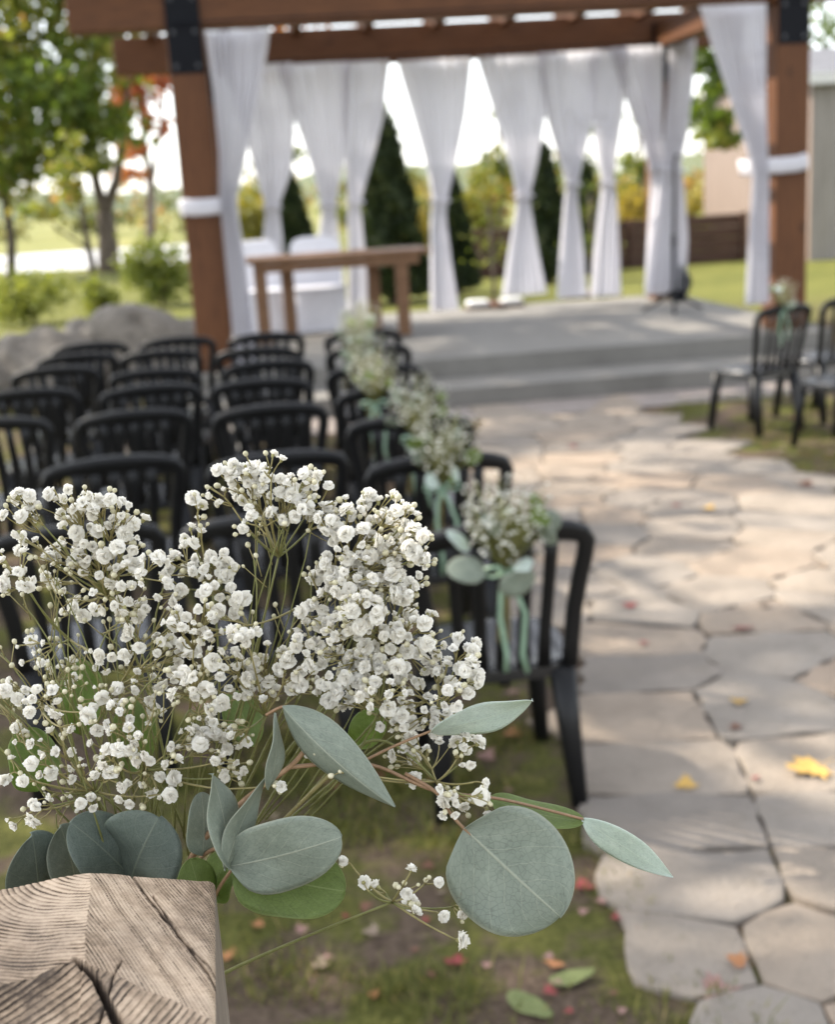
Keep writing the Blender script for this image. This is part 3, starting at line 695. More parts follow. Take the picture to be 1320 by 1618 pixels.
# ------------------------------------------------------------------ trees and shrubs
def foliage(root, blobs, leaf, m, g, name='crown', flat=0.0):
    C_, A_, B_, T_ = [], [], [], []
    for (c, r, n_, tint) in blobs:
        c = np.array(c); r = np.array(r); nc = max(4, n_ // 45)
        d = g.normal(0, 1, (nc, 3)); d /= np.linalg.norm(d, axis=1, keepdims=True); cc = d * (g.random((nc, 1)) ** .45) * r * .9
        sig = .20 * (6.0 / max(3, nc) ** .6 + .35)
        k = g.integers(0, nc, n_); pos = c + cc[k] + g.normal(0, 1, (n_, 3)) * r * min(.24, sig)
        a = g.normal(0, 1, (n_, 3)); a[:, 2] *= (1 - flat); a /= np.linalg.norm(a, axis=1, keepdims=True)
        b = np.cross(a, g.normal(0, 1, (n_, 3)) + np.array([0, 0, flat * 3])); b /= np.linalg.norm(b, axis=1, keepdims=True)
        sz = leaf * g.uniform(.6, 1.25, (n_, 1))
        C_.append(pos); A_.append(a * sz * .5); B_.append(b * sz * .36); T_.append(np.clip(tint + g.normal(0, .13, n_) + (g.random(nc) * .3 - .15)[k], 0, 1))
    C_ = np.concatenate(C_); keep = C_[:, 2] > .03
    return quads_np(name, C_[keep], np.concatenate(A_)[keep], np.concatenate(B_)[keep], m, np.concatenate(T_)[keep], root, tuple(root.location))
def trunk_mesh(root, paths, m, name='trunk'):
    mb = MB()
    for pts, rad in paths:
        q = [Vector(p) for p in pts]; P = []; R_ = []
        for i in range(len(q) - 1):
            for k in range(4):
                f_ = k / 4; P.append(q[i].lerp(q[i + 1], f_) + Vector((math.sin(i * 2 + k), math.cos(i * 3 + k), 0)) * .02 * rad[i] * 2); R_.append(rad[i] * (1 - f_) + rad[i + 1] * f_)
        P.append(q[-1]); R_.append(rad[-1]); mb.tube(P, R_, 8)
    build(mb, name, m, root, True)
def cedar(px, apex, base, wpx, Y, label, s):
    top = py(px, apex, Y); bot = py(px, base, Y); R_ = (py(px + wpx / 2, base, Y) - py(px - wpx / 2, base, Y)).x / 2
    t = thing('cedar_tree', label, 'tree', (bot.x, Y, 0), 'dark cedars behind the stage'); g = np.random.default_rng(s); h = top.z
    n_ = 5200; f_ = 1 - np.sqrt(g.random(n_)) * .97; f_ = np.clip(f_, 0.02, .99); a = g.random(n_) * 2 * PI
    rr = R_ * (1 - f_) ** .72 * (.62 + .40 * g.random(n_)) * (1 + .18 * np.sin(a * 5 + f_ * 17))
    c = np.stack([bot.x + np.cos(a) * rr, Y + np.sin(a) * rr, .08 + f_ * (h - .08)], 1)
    A = np.stack([np.cos(a) * .35, np.sin(a) * .35, np.ones(n_)], 1) + g.normal(0, .35, (n_, 3)); A /= np.linalg.norm(A, axis=1, keepdims=True)
    B = np.cross(A, g.normal(0, 1, (n_, 3))); B /= np.linalg.norm(B, axis=1, keepdims=True); sz = g.uniform(.10, .2, (n_, 1))
    quads_np('crown', c, A * sz * .6, B * sz * .3, CEDAR, np.clip(g.normal(.45, .25, n_), 0, 1), t, tuple(t.location))
    trunk_mesh(t, [([(bot.x, Y, 0), (bot.x, Y, h * .5), (bot.x, Y, h * .95)], [.11, .07, .01])], M['bark_dark'])
cedar(622, 160, 446, 124, 21, 'tall dark conical cedar behind the table, the largest of the row', 1)
cedar(866, 222, 420, 84, 23, 'dark cedar between the widest curtain and its right neighbour', 2)
cedar(722, 262, 446, 66, 22, 'slender dark cedar half behind the lone back curtain', 3)
cedar(932, 255, 420, 56, 24.5, 'small dark cedar between two narrow back curtains', 4)
cedar(468, 255, 430, 80, 25, 'olive toned cedar behind the two white covered chairs', 5)

# maple at left with forked trunk
def P(px, pyy, Y): return tuple(py(px, pyy, Y))
b = gz(172, 430); Y1 = b.y
g = np.random.default_rng(31)
t = thing('maple_tree', 'green and yellow maple with forked trunk left of the pergola', 'tree', b)
trunk_mesh(t, [([tuple(b), P(170, 370, Y1), P(166, 335, Y1)], [.33, .28, .25]), ([P(166, 338, Y1), P(152, 290, Y1), P(140, 200, Y1 - .5), P(120, 90, Y1 - 1)], [.2, .16, .13, .06]), ([P(166, 338, Y1), P(184, 285, Y1), P(196, 215, Y1 + .5), P(205, 100, Y1 + 1)], [.19, .15, .12, .05]),
               ([P(140, 200, Y1 - .5), P(90, 140, Y1 - 1), P(30, 100, Y1 - 2)], [.1, .07, .03]), ([P(150, 250, Y1), P(60, 230, Y1 - 1), P(10, 240, Y1 - 2)], [.08, .05, .02])], M['bark'])
k = Y1 / F
foliage(t, [(P(70, 150, Y1 - 2), (110 * k, 2.2, 90 * k), 1500, .46), (P(150, 60, Y1), (110 * k, 2.2, 90 * k), 1200, .55), (P(30, 30, Y1 - 1), (90 * k, 2, 80 * k), 950, .6), (P(135, 190, Y1 - 1), (85 * k, 1.5, 50 * k), 750, .45), (P(30, 245, Y1 - 2), (75 * k, 1.5, 42 * k), 520, .55), (P(110, 255, Y1 - 2), (75 * k, 1.2, 28 * k), 420, .62),
            (P(80, -60, Y1), (170 * k, 3, 90 * k), 2200, .5), (P(-70, 120, Y1 - 1), (110 * k, 3, 150 * k), 2400, .5)], .30, MAPLE, g)
b = gz(18, 440); t = thing('young_maple_tree', 'leaning thin dark-trunked tree at the left photo edge', 'tree', b)
trunk_mesh(t, [([tuple(b), P(18, 380, b.y), P(6, 300, b.y), P(-20, 200, b.y)], [.15, .13, .11, .07])], M['bark_dark'])
foliage(t, [(P(-20, 220, b.y), (80 * b.y / F, 1, 60 * b.y / F), 700, .6), (P(10, 300, b.y), (50 * b.y / F, .7, 26 * b.y / F), 220, .7)], .24, MAPLE, np.random.default_rng(32))
b = gz(150, 482); t = thing('sapling_tree', 'slim sapling with sparse yellow-green leaves in front of the forked maple', 'tree', b)
trunk_mesh(t, [([tuple(b), P(146, 420, b.y), P(132, 350, b.y), P(120, 270, b.y)], [.09, .075, .055, .03]), ([P(142, 395, b.y), P(110, 375, b.y), P(80, 352, b.y)], [.035, .025, .012])], M['bark_dark'])
foliage(t, [(P(110, 305, b.y), (48 * b.y / F, .6, 24 * b.y / F), 150, .78), (P(62, 335, b.y), (42 * b.y / F, .5, 16 * b.y / F), 120, .82), (P(120, 250, b.y), (45 * b.y / F, .6, 30 * b.y / F), 170, .7)], .17, MAPLE, np.random.default_rng(33))
YR = 52.; t = thing('red_maple_tree', 'rust red maple glimpsed left of the front left post', 'tree', (py(235, 380, YR).x, YR, 0))
trunk_mesh(t, [([tuple(t.location), P(238, 300, YR), P(228, 220, YR), P(215, 120, YR)], [.2, .16, .12, .05]), ([P(238, 300, YR), P(255, 200, YR), P(262, 120, YR)], [.12, .08, .03])], M['bark'])
k = YR / F
foliage(t, [(P(205, 150, YR), (45 * k, 1.2, 40 * k), 420, .5), (P(245, 125, YR), (50 * k, 1.2, 30 * k), 300, .5), (P(205, 235, YR), (36 * k, 1, 24 * k), 170, .6), (P(250, 190, YR), (30 * k, 1, 24 * k), 90, .5), (P(215, 275, YR), (40 * k, 1, 12 * k), 120, .7), (P(400, 90, YR), (120 * k, 2, 60 * k), 300, .5)], .34, REDMAPLE, np.random.default_rng(34))
# right side tree between curtains and shed
YT = 31.; t = thing('broadleaf_tree', 'green leafy tree behind the right side of the pergola', 'tree', (py(1175, 400, YT).x, YT, 0)); k = YT / F
trunk_mesh(t, [([tuple(t.location), P(1180, 300, YT), P(1170, 150, YT), P(1160, 20, YT)], [.18, .15, .11, .05]), ([P(1176, 230, YT), P(1140, 190, YT), P(1112, 170, YT)], [.06, .04, .02])], M['bark_dark'])
foliage(t, [(P(1125, 105, YT - 9), (26 * k, .8, 40 * k), 330, .35), (P(1140, 205, YT - 9), (30 * k, .8, 20 * k), 300, .5), (P(1112, 165, YT - 9), (16 * k, .6, 26 * k), 120, .4), (P(1215, -10, YT), (60 * k, 1, 28 * k), 330, .35), (P(1120, -30, YT), (70 * k, 1, 50 * k), 420, .4), (P(1060, 215, YT), (20 * k, .6, 26 * k), 80, .5), (P(1290, 50, YT), (60 * k, 1, 60 * k), 170, .3)], .22, MAPLE, np.random.default_rng(35))
def shrub(px, base, wpx, hpx, label, m, s, tint=.5, n_=900, leaf=.13, Y=None, cat='shrub', group='shrubs around the stage'):
    b = gz(px, base) if Y is None else Vector((py(px, base, Y).x, Y, 0)); k = b.y / F; g = np.random.default_rng(s)
    t = thing('shrub', label, cat, b, group)
    zc = hpx * k * .52
    mb = MB()
    for q in range(5):
        a = q * 1.26; mb.tube([tuple(b), (b.x + math.cos(a) * wpx * k * .12, b.y + math.sin(a) * .12, zc), (b.x + math.cos(a) * wpx * k * .3, b.y + math.sin(a) * .3, zc * 1.6)], [.025, .018, .006], 5)
    build(mb, 'branch', M['bark_dark'], t, True)
    foliage(t, [((b.x, b.y, zc), (wpx * k / 2, wpx * k / 2.4, hpx * k * .5), n_, tint), ((b.x - wpx * k * .2, b.y, zc * .8), (wpx * k / 3, wpx * k / 3, hpx * k * .4), n_ // 2, tint + .1)], leaf, m, g)
shrub(258, 485, 110, 125, 'green bush with pale flowers beside the front left post', SHRUB, 41, .6, 900, .12)
shrub(55, 512, 130, 90, 'yellow-green bush behind the boulders at the left edge', SHRUB, 42, .8, 900, .11)
shrub(165, 500, 80, 60, 'low yellow-green bush behind the middle boulders', SHRUB, 43, .85, 420, .11)
shrub(400, 400, 70, 150, 'olive yellow shrub behind the front left curtain', YELLOW, 44, .4, 700, .15, 27)
shrub(448, 405, 70, 160, 'yellow shrub seen between the two leftmost back curtains', YELLOW, 45, .5, 700, .15, 30)
shrub(668, 400, 50, 120, 'bright yellow shrub between the tall cedar and the lone curtain', YELLOW, 46, .75, 500, .14, 29)
shrub(770, 400, 110, 135, 'yellow-green shrub filling the gap left of the widest curtain', YELLOW, 47, .3, 900, .15, 29)
shrub(912, 390, 60, 110, 'yellow-leaved shrub left of the narrow back curtain', YELLOW, 48, .6, 500, .14, 30)
shrub(1005, 352, 70, 100, 'bright yellow-green shrub above the dark timber wall', YELLOW, 49, .85, 600, .14, 31)
shrub(985, 340, 60, 110, 'green shrub behind the bright yellow one', SHRUB, 50, .4, 500, .15, 35)
shrub(1120, 350, 90, 62, 'pale flowering bush behind the dark timber wall', SHRUB, 51, .95, 420, .13, 27.5)
shrub(1090, 345, 50, 80, 'yellow shrub left of the pale flowering bush', YELLOW, 52, .7, 300, .14, 33)
for px, yy, hh, lab, sd in ((590, 33., 150, 'pale green tree rising behind the tall cedar', 1), (790, 36., 160, 'light leafy tree seen in the open gap left of the widest curtain', 2), (905, 35., 150, 'thin leafy tree behind the narrow back curtains', 3), (1010, 38., 170, 'light green tree far behind the rear right post', 4), (440, 37., 170, 'yellowing tree behind the two white covered chairs', 5)):
    k = yy / F; t = thing('slender_tree', lab, 'tree', (py(px, 400, yy).x, yy, 0), 'slender trees beyond the lawn')
    trunk_mesh(t, [([tuple(t.location), P(px + 4, 300, yy), P(px - 3, 330 - hh * 1.1, yy)], [.11, .08, .03]), ([P(px + 4, 300, yy), P(px + 24, 300 - hh * .6, yy)], [.05, .02])], M['bark'])
    foliage(t, [(P(px, 305 - hh * .25, yy), (46 * k, .9, 34 * k), 260, .55), (P(px + 12, 300 - hh * .7, yy), (38 * k, .8, 40 * k), 130, .5), (P(px - 30, 300, yy), (30 * k, .8, 22 * k), 120, .7)], .2, MAPLE, np.random.default_rng(90 + sd))
# far wood: reads as one mass
g = np.random.default_rng(61); root = bpy.data.objects.new('x', None); root.location = (0, 0, 0)
blobs = []
for i in range(70):
    x = -70 + i * 2.1 + g.uniform(-.8, .8); y = 88 + g.uniform(-6, 10); h = g.uniform(1.6, 3.6)
    blobs.append(((x, y, h * .5), (2.4, 1.5, h * .62), 110, g.uniform(.2, .8)))
for i in range(34):
    x = -40 + i * 2.5; y = 58 + g.uniform(-4, 4); h = g.uniform(1.2, 2.6)
    if x < 4: continue
    blobs.append(((x, y, h * .5), (1.9, 1.2, h * .6), 120, g.uniform(.35, .95)))
COL.objects.link(root); fo = foliage(root, blobs, .55, WOODS, g, 'far_woodland'); fo.parent = None; bpy.data.objects.remove(root)
tag(fo, 'distant band of autumn trees and brush beyond the field', 'trees', kind='stuff')

# big shade trees standing outside the picture on the left: they dapple the aisle
def shade_tree(loc, blobs, s, label):
    t = thing('shade_tree', label, 'tree', loc, 'tall maples shading the aisle'); x, y = loc[:2]
    paths = [([(x, y, 0), (x + .1, y, 2.2), (x, y + .2, 4.2)], [.34, .28, .24])]
    for c, r, n_, _ in blobs: paths.append(([(x, y + .2, 4.0), ((x + c[0]) / 2, (y + c[1]) / 2, (4.6 + c[2]) / 2 + .3), c], [.15, .10, .03]))
    trunk_mesh(t, paths, M['bark']); foliage(t, blobs, .20, MAPLE, np.random.default_rng(s), flat=.4)
SHZ = lambda x, y, z, h: (x + SUN_DIR.x / SUN_DIR.z * (h - z), y + SUN_DIR.y / SUN_DIR.z * (h - z), h)
SH = lambda x, y, h: (x + SUN_DIR.x / SUN_DIR.z * h, y + SUN_DIR.y / SUN_DIR.z * h, h)
shade_tree((-5.6, 8.4, 0), [(SH(.0, .8, 7.6), (2.4, 1.9, .9), 2500, .4), (SH(-1.0, 3.8, 8.2), (2.0, 1.6, .9), 1500, .4), (SH(2.2, 2.0, 8.6), (1.7, 1.3, .8), 800, .45), (SH(.6, 6.2, 8.0), (1.8, 1.2, .8), 900, .45), (SH(-2.2, 1.8, 7.2), (2.0, 2.0, 1), 1500, .4), (SHZ(-.16, .60, 1.4, 7.0), (.42, .36, .3), 210, .4)], 71, 'tall leafy maple left of the chairs shading the bouquet')  # last small clump added only to throw shade on the wooden post
shade_tree((-5.2, 15.5, 0), [(SH(1.9, 4.2, 9.6), (1.5, .7, .7), 650, .45), (SH(2.2, 8.9, 9.0), (2.6, .8, .7), 800, .45), (SH(3.6, 11.6, 9.5), (1.7, .9, .8), 900, .4), (SH(1.0, 11.3, 9.0), (1.5, .5, .7), 420, .4), (SH(3.9, 7.0, 9.2), (1.8, .8, .7), 600, .5), (SH(-1.5, 12.6, 8.5), (2.4, 1.2, 1), 900, .4), (SH(2.6, 10.7, 9.0), (2.4, .6, .6), 800, .4), (SH(3.4, 13.0, 9.4), (2.0, .9, .7), 700, .4)], 72, 'tall leafy maple beyond the boulders shading the stage')

# ------------------------------------------------------------------ sheds and timber wall on the right
def shed():
    X = py(1282, 300, 24.0).x; t = thing('metal_shed', 'grey ribbed shed with pinkish board end wall at the right edge', 'shed', (X + 4, 24.2, 0))
    zt = py(1300, 128, 24.0).z
    mb = MB(); vs = []; n_ = 180; L = 9.0
    for i in range(n_):
        x = X + L * i / (n_ - 1); d = .022 if (i % 6) < 3 else 0
        vs += [(x, 24.0 - d, 0), (x, 24.0 - d, zt)]
    mb.add(vs, [(2 * i, 2 * i + 2, 2 * i + 3, 2 * i + 1) for i in range(n_ - 1)])
    mb.add([(X + L, 24, 0), (X + L, 24, zt), (X + L, 30, zt), (X + L, 30, 0)], [(3, 2, 1, 0)]); mb.add([(X, 30, 0), (X + L, 30, 0), (X + L, 30, zt), (X, 30, zt)], [(3, 2, 1, 0)])
    build(mb, 'wall', M['shed_metal'], t)
    for k in range(24):
        y0 = 24.02 + k * .25; y1 = y0 + .24; zz = lambda y: zt + .02 + .73 * (1 - abs(y - 27) / 3.35)
        mb = MB(); dx = -.012 if k % 2 else 0
        mb.add([(X + dx, y0, 0), (X + dx, y1, 0), (X + dx, y1, zz(y1)), (X + dx, y0, zz(y0)), (X + .03, y0, 0), (X + .03, y1, 0), (X + .03, y1, zz(y1)), (X + .03, y0, zz(y0))], [(0, 3, 2, 1), (4, 5, 6, 7), (0, 4, 7, 3), (1, 2, 6, 5), (3, 7, 6, 2)])
        build(mb, 'board', M['shed_pink'], t)
    mb = MB(); e = .25
    mb.add([(X - e, 24 - e, zt + .02), (X + L + e, 24 - e, zt + .02), (X + L + e, 27, zt + .75), (X - e, 27, zt + .75), (X + L + e, 30 + e, zt + .02), (X - e, 30 + e, zt + .02),
            (X - e, 24 - e, zt + .10), (X + L + e, 24 - e, zt + .10), (X + L + e, 27, zt + .85), (X - e, 27, zt + .85), (X + L + e, 30 + e, zt + .10), (X - e, 30 + e, zt + .10)],
           [(0, 3, 2, 1), (3, 5, 4, 2), (6, 7, 8, 9), (9, 8, 10, 11), (0, 1, 7, 6), (4, 5, 11, 10), (0, 6, 9, 3), (3, 9, 11, 5), (1, 2, 8, 7), (2, 4, 10, 8)])
    rf = build(mb, 'roof', M['shed_roof'], t)
    mb = MB(); mb.box((X + L / 2, 24 - e - .016, zt + .03), (L + 2 * e, .03, .2)); link('fascia', mb.mesh('fascia', M['shed_trim'], False, t.location), rf)
    for ya, yb in ((24 - e, 27), (30 + e, 27)):
        za, zb_ = zt + .10, zt + .85; mb = MB(); xx = X - e - .02
        mb.add([(xx, ya, za - .2), (xx, yb, zb_ - .2), (xx, yb, zb_ + .02), (xx, ya, za + .02), (xx + .018, ya, za - .2), (xx + .018, yb, zb_ - .2), (xx + .018, yb, zb_ + .02), (xx + .018, ya, za + .02)], [(0, 3, 2, 1), (4, 5, 6, 7), (3, 7, 6, 2), (0, 1, 5, 4)])
        link('barge_board', mb.mesh('barge_board', M['shed_trim'], False, t.location), rf)
    # dark timber retaining wall
    Yw = 25.5
    X0, X1 = py(728, 380, Yw).x, py(1172, 360, Yw).x; zb = 0.0; zt = py(1075, 343, Yw).z
    t = thing('timber_wall', 'low dark brown timber bed wall across the lawn', 'wall', ((X0 + X1) / 2, Yw, 0)); n_ = 4
    for i in range(n_):
        h = (zt - zb) / n_; mb = MB(); mb.box(((X0 + X1) / 2 + (.1 if i % 2 else 0), Yw, zb + h * (i + .5)), (X1 - X0, .16, h - .012)); bevel(build(mb, 'timber', M['dark_wood'], t), .01)
    for i in range(6):
        x = X0 + (X1 - X0) * i / 5; mb = MB(); mb.box((x, Yw - .131, zt / 2), (.1, .1, zt + .04)); build(mb, 'stake', M['dark_wood'], t)
shed()

# ------------------------------------------------------------------ fallen leaves and grass
def leaf_mesh(name, m, s, kind='maple'):
    r = random.Random(s); vs = [(0, 0, .0)]; pts = []
    if kind == 'maple':
        for a, rad in ((-90, .12), (-60, .42), (-48, .36), (-20, .70), (-12, .48), (8, .86), (20, .54), (34, .62), (46, .44), (68, .78), (80, .72), (90, 1.0), (100, .72), (112, .78), (134, .44), (146, .62), (160, .54), (172, .86), (192, .48), (200, .70), (228, .36), (240, .42)):
            pts.append((math.cos(math.radians(a)) * rad * r.uniform(.9, 1.1), math.sin(math.radians(a)) * rad * r.uniform(.9, 1.1)))
    else:
        for k in range(14):
            a = 2 * PI * k / 14; pts.append((.5 * math.cos(a) * (1 - .25 * math.sin(a)), math.sin(a)))
    cu, cv = r.uniform(-.25, .35), r.uniform(.0, .4)
    for x, y in pts: vs.append((x, y, .06 + cu * x * x + cv * y * y * .5 + r.uniform(-.04, .05)))
    n_ = len(pts); fs = [(0, 1 + k, 1 + (k + 1) % n_) for k in range(n_)]
    mb = MB(); mb.add(vs, fs); mb.add([(-.02, -.1, .02), (.02, -.1, .02), (.06, -.75, .12), (.03, -.75, .12)], [(0, 1, 2, 3)]); return mb.mesh(name, m)
LC = {}
for nme, c1, c2 in (('yellow', (.44, .26, .06), (.56, .36, .10)), ('orange', (.32, .13, .055), (.40, .19, .08)), ('red', (.20, .035, .035), (.28, .06, .055)), ('pink', (.26, .15, .125), (.34, .20, .17)), ('rust', (.12, .055, .035), (.19, .09, .055)), ('green', (.12, .15, .05), (.19, .21, .08)), ('tan', (.20, .15, .105), (.27, .205, .15))):
    mm = noisy('fallen_leaf_' + nme, c1, c2, 3, .65, 12, .3, .05, spec=.3)
    LC[nme] = [leaf_mesh('fallen_leaf', mm, k, 'maple') for k in range(3)] + [leaf_mesh('fallen_leaf', mm, 9, 'oval')]
rl = random.Random(21)
def fallen(px, pyy, col, spx, label, group, var=None, z=None):
    p = gz(px, pyy); onp = in_path(p.x, p.y)
    me = LC[col][rl.randrange(3) if var is None else var]; d = (p - CAMP).length; s_ = spx * d / F / 1.7
    o = link('fallen_leaf', me); o.location = (p.x, p.y, .026 if onp else .012); o.scale = (s_, s_, s_); o.rotation_euler = (rl.uniform(-.15, .15), rl.uniform(-.15, .15), rl.uniform(0, 6.28))
    tag(o, label, 'leaf', group)
GP = 'fallen leaves on the flagstone path'
for a in ((1285, 1226, 'yellow', 82, 'large bright yellow maple leaf lying on the right of the path'), (1085, 1254, 'yellow', 42, 'small yellow-orange leaf on the path near the bluish eucalyptus tip'), (1136, 1578, 'pink', 74, 'pinkish tan maple leaf on the nearest flagstones'),
          (1170, 1536, 'orange', 44, 'small orange leaf just above the pinkish tan one'), (1176, 1002, 'red', 36, 'bright red leaf in the middle of the path'), (1167, 1119, 'yellow', 32, 'small yellow leaf below the bright red one'), (1160, 1160, 'rust', 26, 'tiny rusty leaf below the small yellow one'),
          (1195, 1242, 'red', 18, 'tiny dark red leaf left of the large yellow one'), (1019, 1025, 'red', 20, 'tiny red leaf right of the nearest bouquet chair'), (996, 965, 'red', 28, 'dark red leaf on the path beside the nearest bouquet chair'),
          (1067, 805, 'red', 18, 'small dark red leaf far up the path'), (1118, 811, 'yellow', 28, 'small orange-yellow leaf far up the path'), (1270, 772, 'rust', 34, 'rust coloured leaf at the right grass edge of the path'), (905, 712, 'red', 20, 'faint reddish leaf on the path below the step'), (1300, 902, 'tan', 26, 'pale tan leaf at the right photo edge of the path'), (1210, 966, 'tan', 24, 'pale tan leaf right above the bright red one')):
    fallen(*a, GP)
GG = 'fallen leaves in the grass below the bouquet'
for a in ((922, 1408, 'red', 42, 'red leaf in the moss beside the big round eucalyptus leaf'), (919, 1447, 'pink', 22, 'small pink leaf under the red leaf in the moss'), (904, 1186, 'orange', 30, 'orange leaf by the nearest chair leg at the path edge'), (838, 1597, 'green', 66, 'pale green leaf at the bottom edge of the grass', None, 3), (905, 1552, 'green', 60, 'yellowish green leaf in grass near the path corner', None, 3),
          (720, 1528, 'red', 42, 'dark red leaf on soil under the last flower sprig'), (790, 1138, 'pink', 46, 'pink leaf under the nearest bouquet chair'), (815, 1166, 'orange', 44, 'orange-brown leaf under the nearest bouquet chair'), (768, 1202, 'pink', 40, 'second pink leaf under the nearest bouquet chair, lower'), (407, 1469, 'orange', 28, 'small orange leaf right of the wooden post')):
    lab = a[4]; fallen(a[0], a[1], a[2], a[3], lab, GG, a[6] if len(a) > 6 else None)
for k in range(52):
    while True:
        x, y = rl.uniform(340, 1010), rl.uniform(1090, 1610); p = gz(x, y)
        if not in_path(p.x, p.y, .03): break
    col = rl.choice(['pink', 'rust', 'tan', 'red', 'tan', 'rust', 'pink', 'orange'])
    where = 'right of the wooden post' if x < 560 and y > 1350 else ('below the hanging flower sprig' if x < 760 and y > 1350 else ('between grass and the nearest flagstones' if y > 1350 else 'under the front row chairs'))
    fallen(x, y, col, rl.uniform(16, 38), 'small faded %s fallen leaf in the grass %s' % (col, where), 'small leaves scattered in the grass')
for k in range(26):
    while True:
        x, y = rl.uniform(1090, 1318), rl.uniform(660, 780); p = gz(x, y)
        if not in_path(p.x, p.y, .03): break
    col = rl.choice(['rust', 'tan', 'orange', 'tan'])
    fallen(x, y, col, rl.uniform(10, 18), 'small %s fallen leaf in the grass %s the right hand chairs' % (col, 'under' if y < 715 else 'in front of'), 'small leaves right of the path')
g = np.random.default_rng(81)
def noise2(x, y): return np.sin(x * 3.1 + 1.7 * np.sin(y * 2.3)) * np.sin(y * 3.7 + 1.3 * np.sin(x * 2.9)) + .5 * np.sin(x * 9 + y * 7) * np.sin(y * 11 - x * 5)
pts = []
for (x0, x1, y0, y1, n_) in ((-.5, 1.1, 1.6, 4.2, 52000), (-1.6, 1.1, 4.2, 9.6, 26000), (2.6, 5.2, 6.2, 9.9, 22000)):
    x = g.uniform(x0, x1, n_); y = g.uniform(y0, y1, n_); d = noise2(x, y) + g.normal(0, .35, n_)
    pl = np.interp(y, [0, 2.2, 2.65, 3.2, 4, 6, 8, 9.7], [1.1, .95, .82, .80, .80, .78, .95, 1.25]); pr = np.interp(y, [0, 6.3, 7.2, 8.4, 9.7], [3.4, 3.22, 3.12, 2.95, 3.0])
    k = (d > .12) & ((x < pl + .02) | (x > pr - .03)); pts.append(np.stack([x[k], y[k], np.zeros(k.sum())], 1))
pts = np.concatenate(pts); n_ = len(pts); a = g.random(n_) * 2 * PI; h = g.uniform(.012, .042, n_) * np.where(g.random(n_) < .12, 1.9, 1.0)
lean = np.stack([np.cos(a) * h * .8, np.sin(a) * h * .8, h], 1) * .5; side = np.stack([-np.sin(a), np.cos(a), np.zeros(n_)], 1) * .0022
gr = quads_np('grass', pts + lean, lean, side, GRASS, np.clip(g.normal(.45, .28, n_), 0, 1)); tag(gr, 'short patchy grass and moss beside the flagstone path', 'grass', kind='stuff')

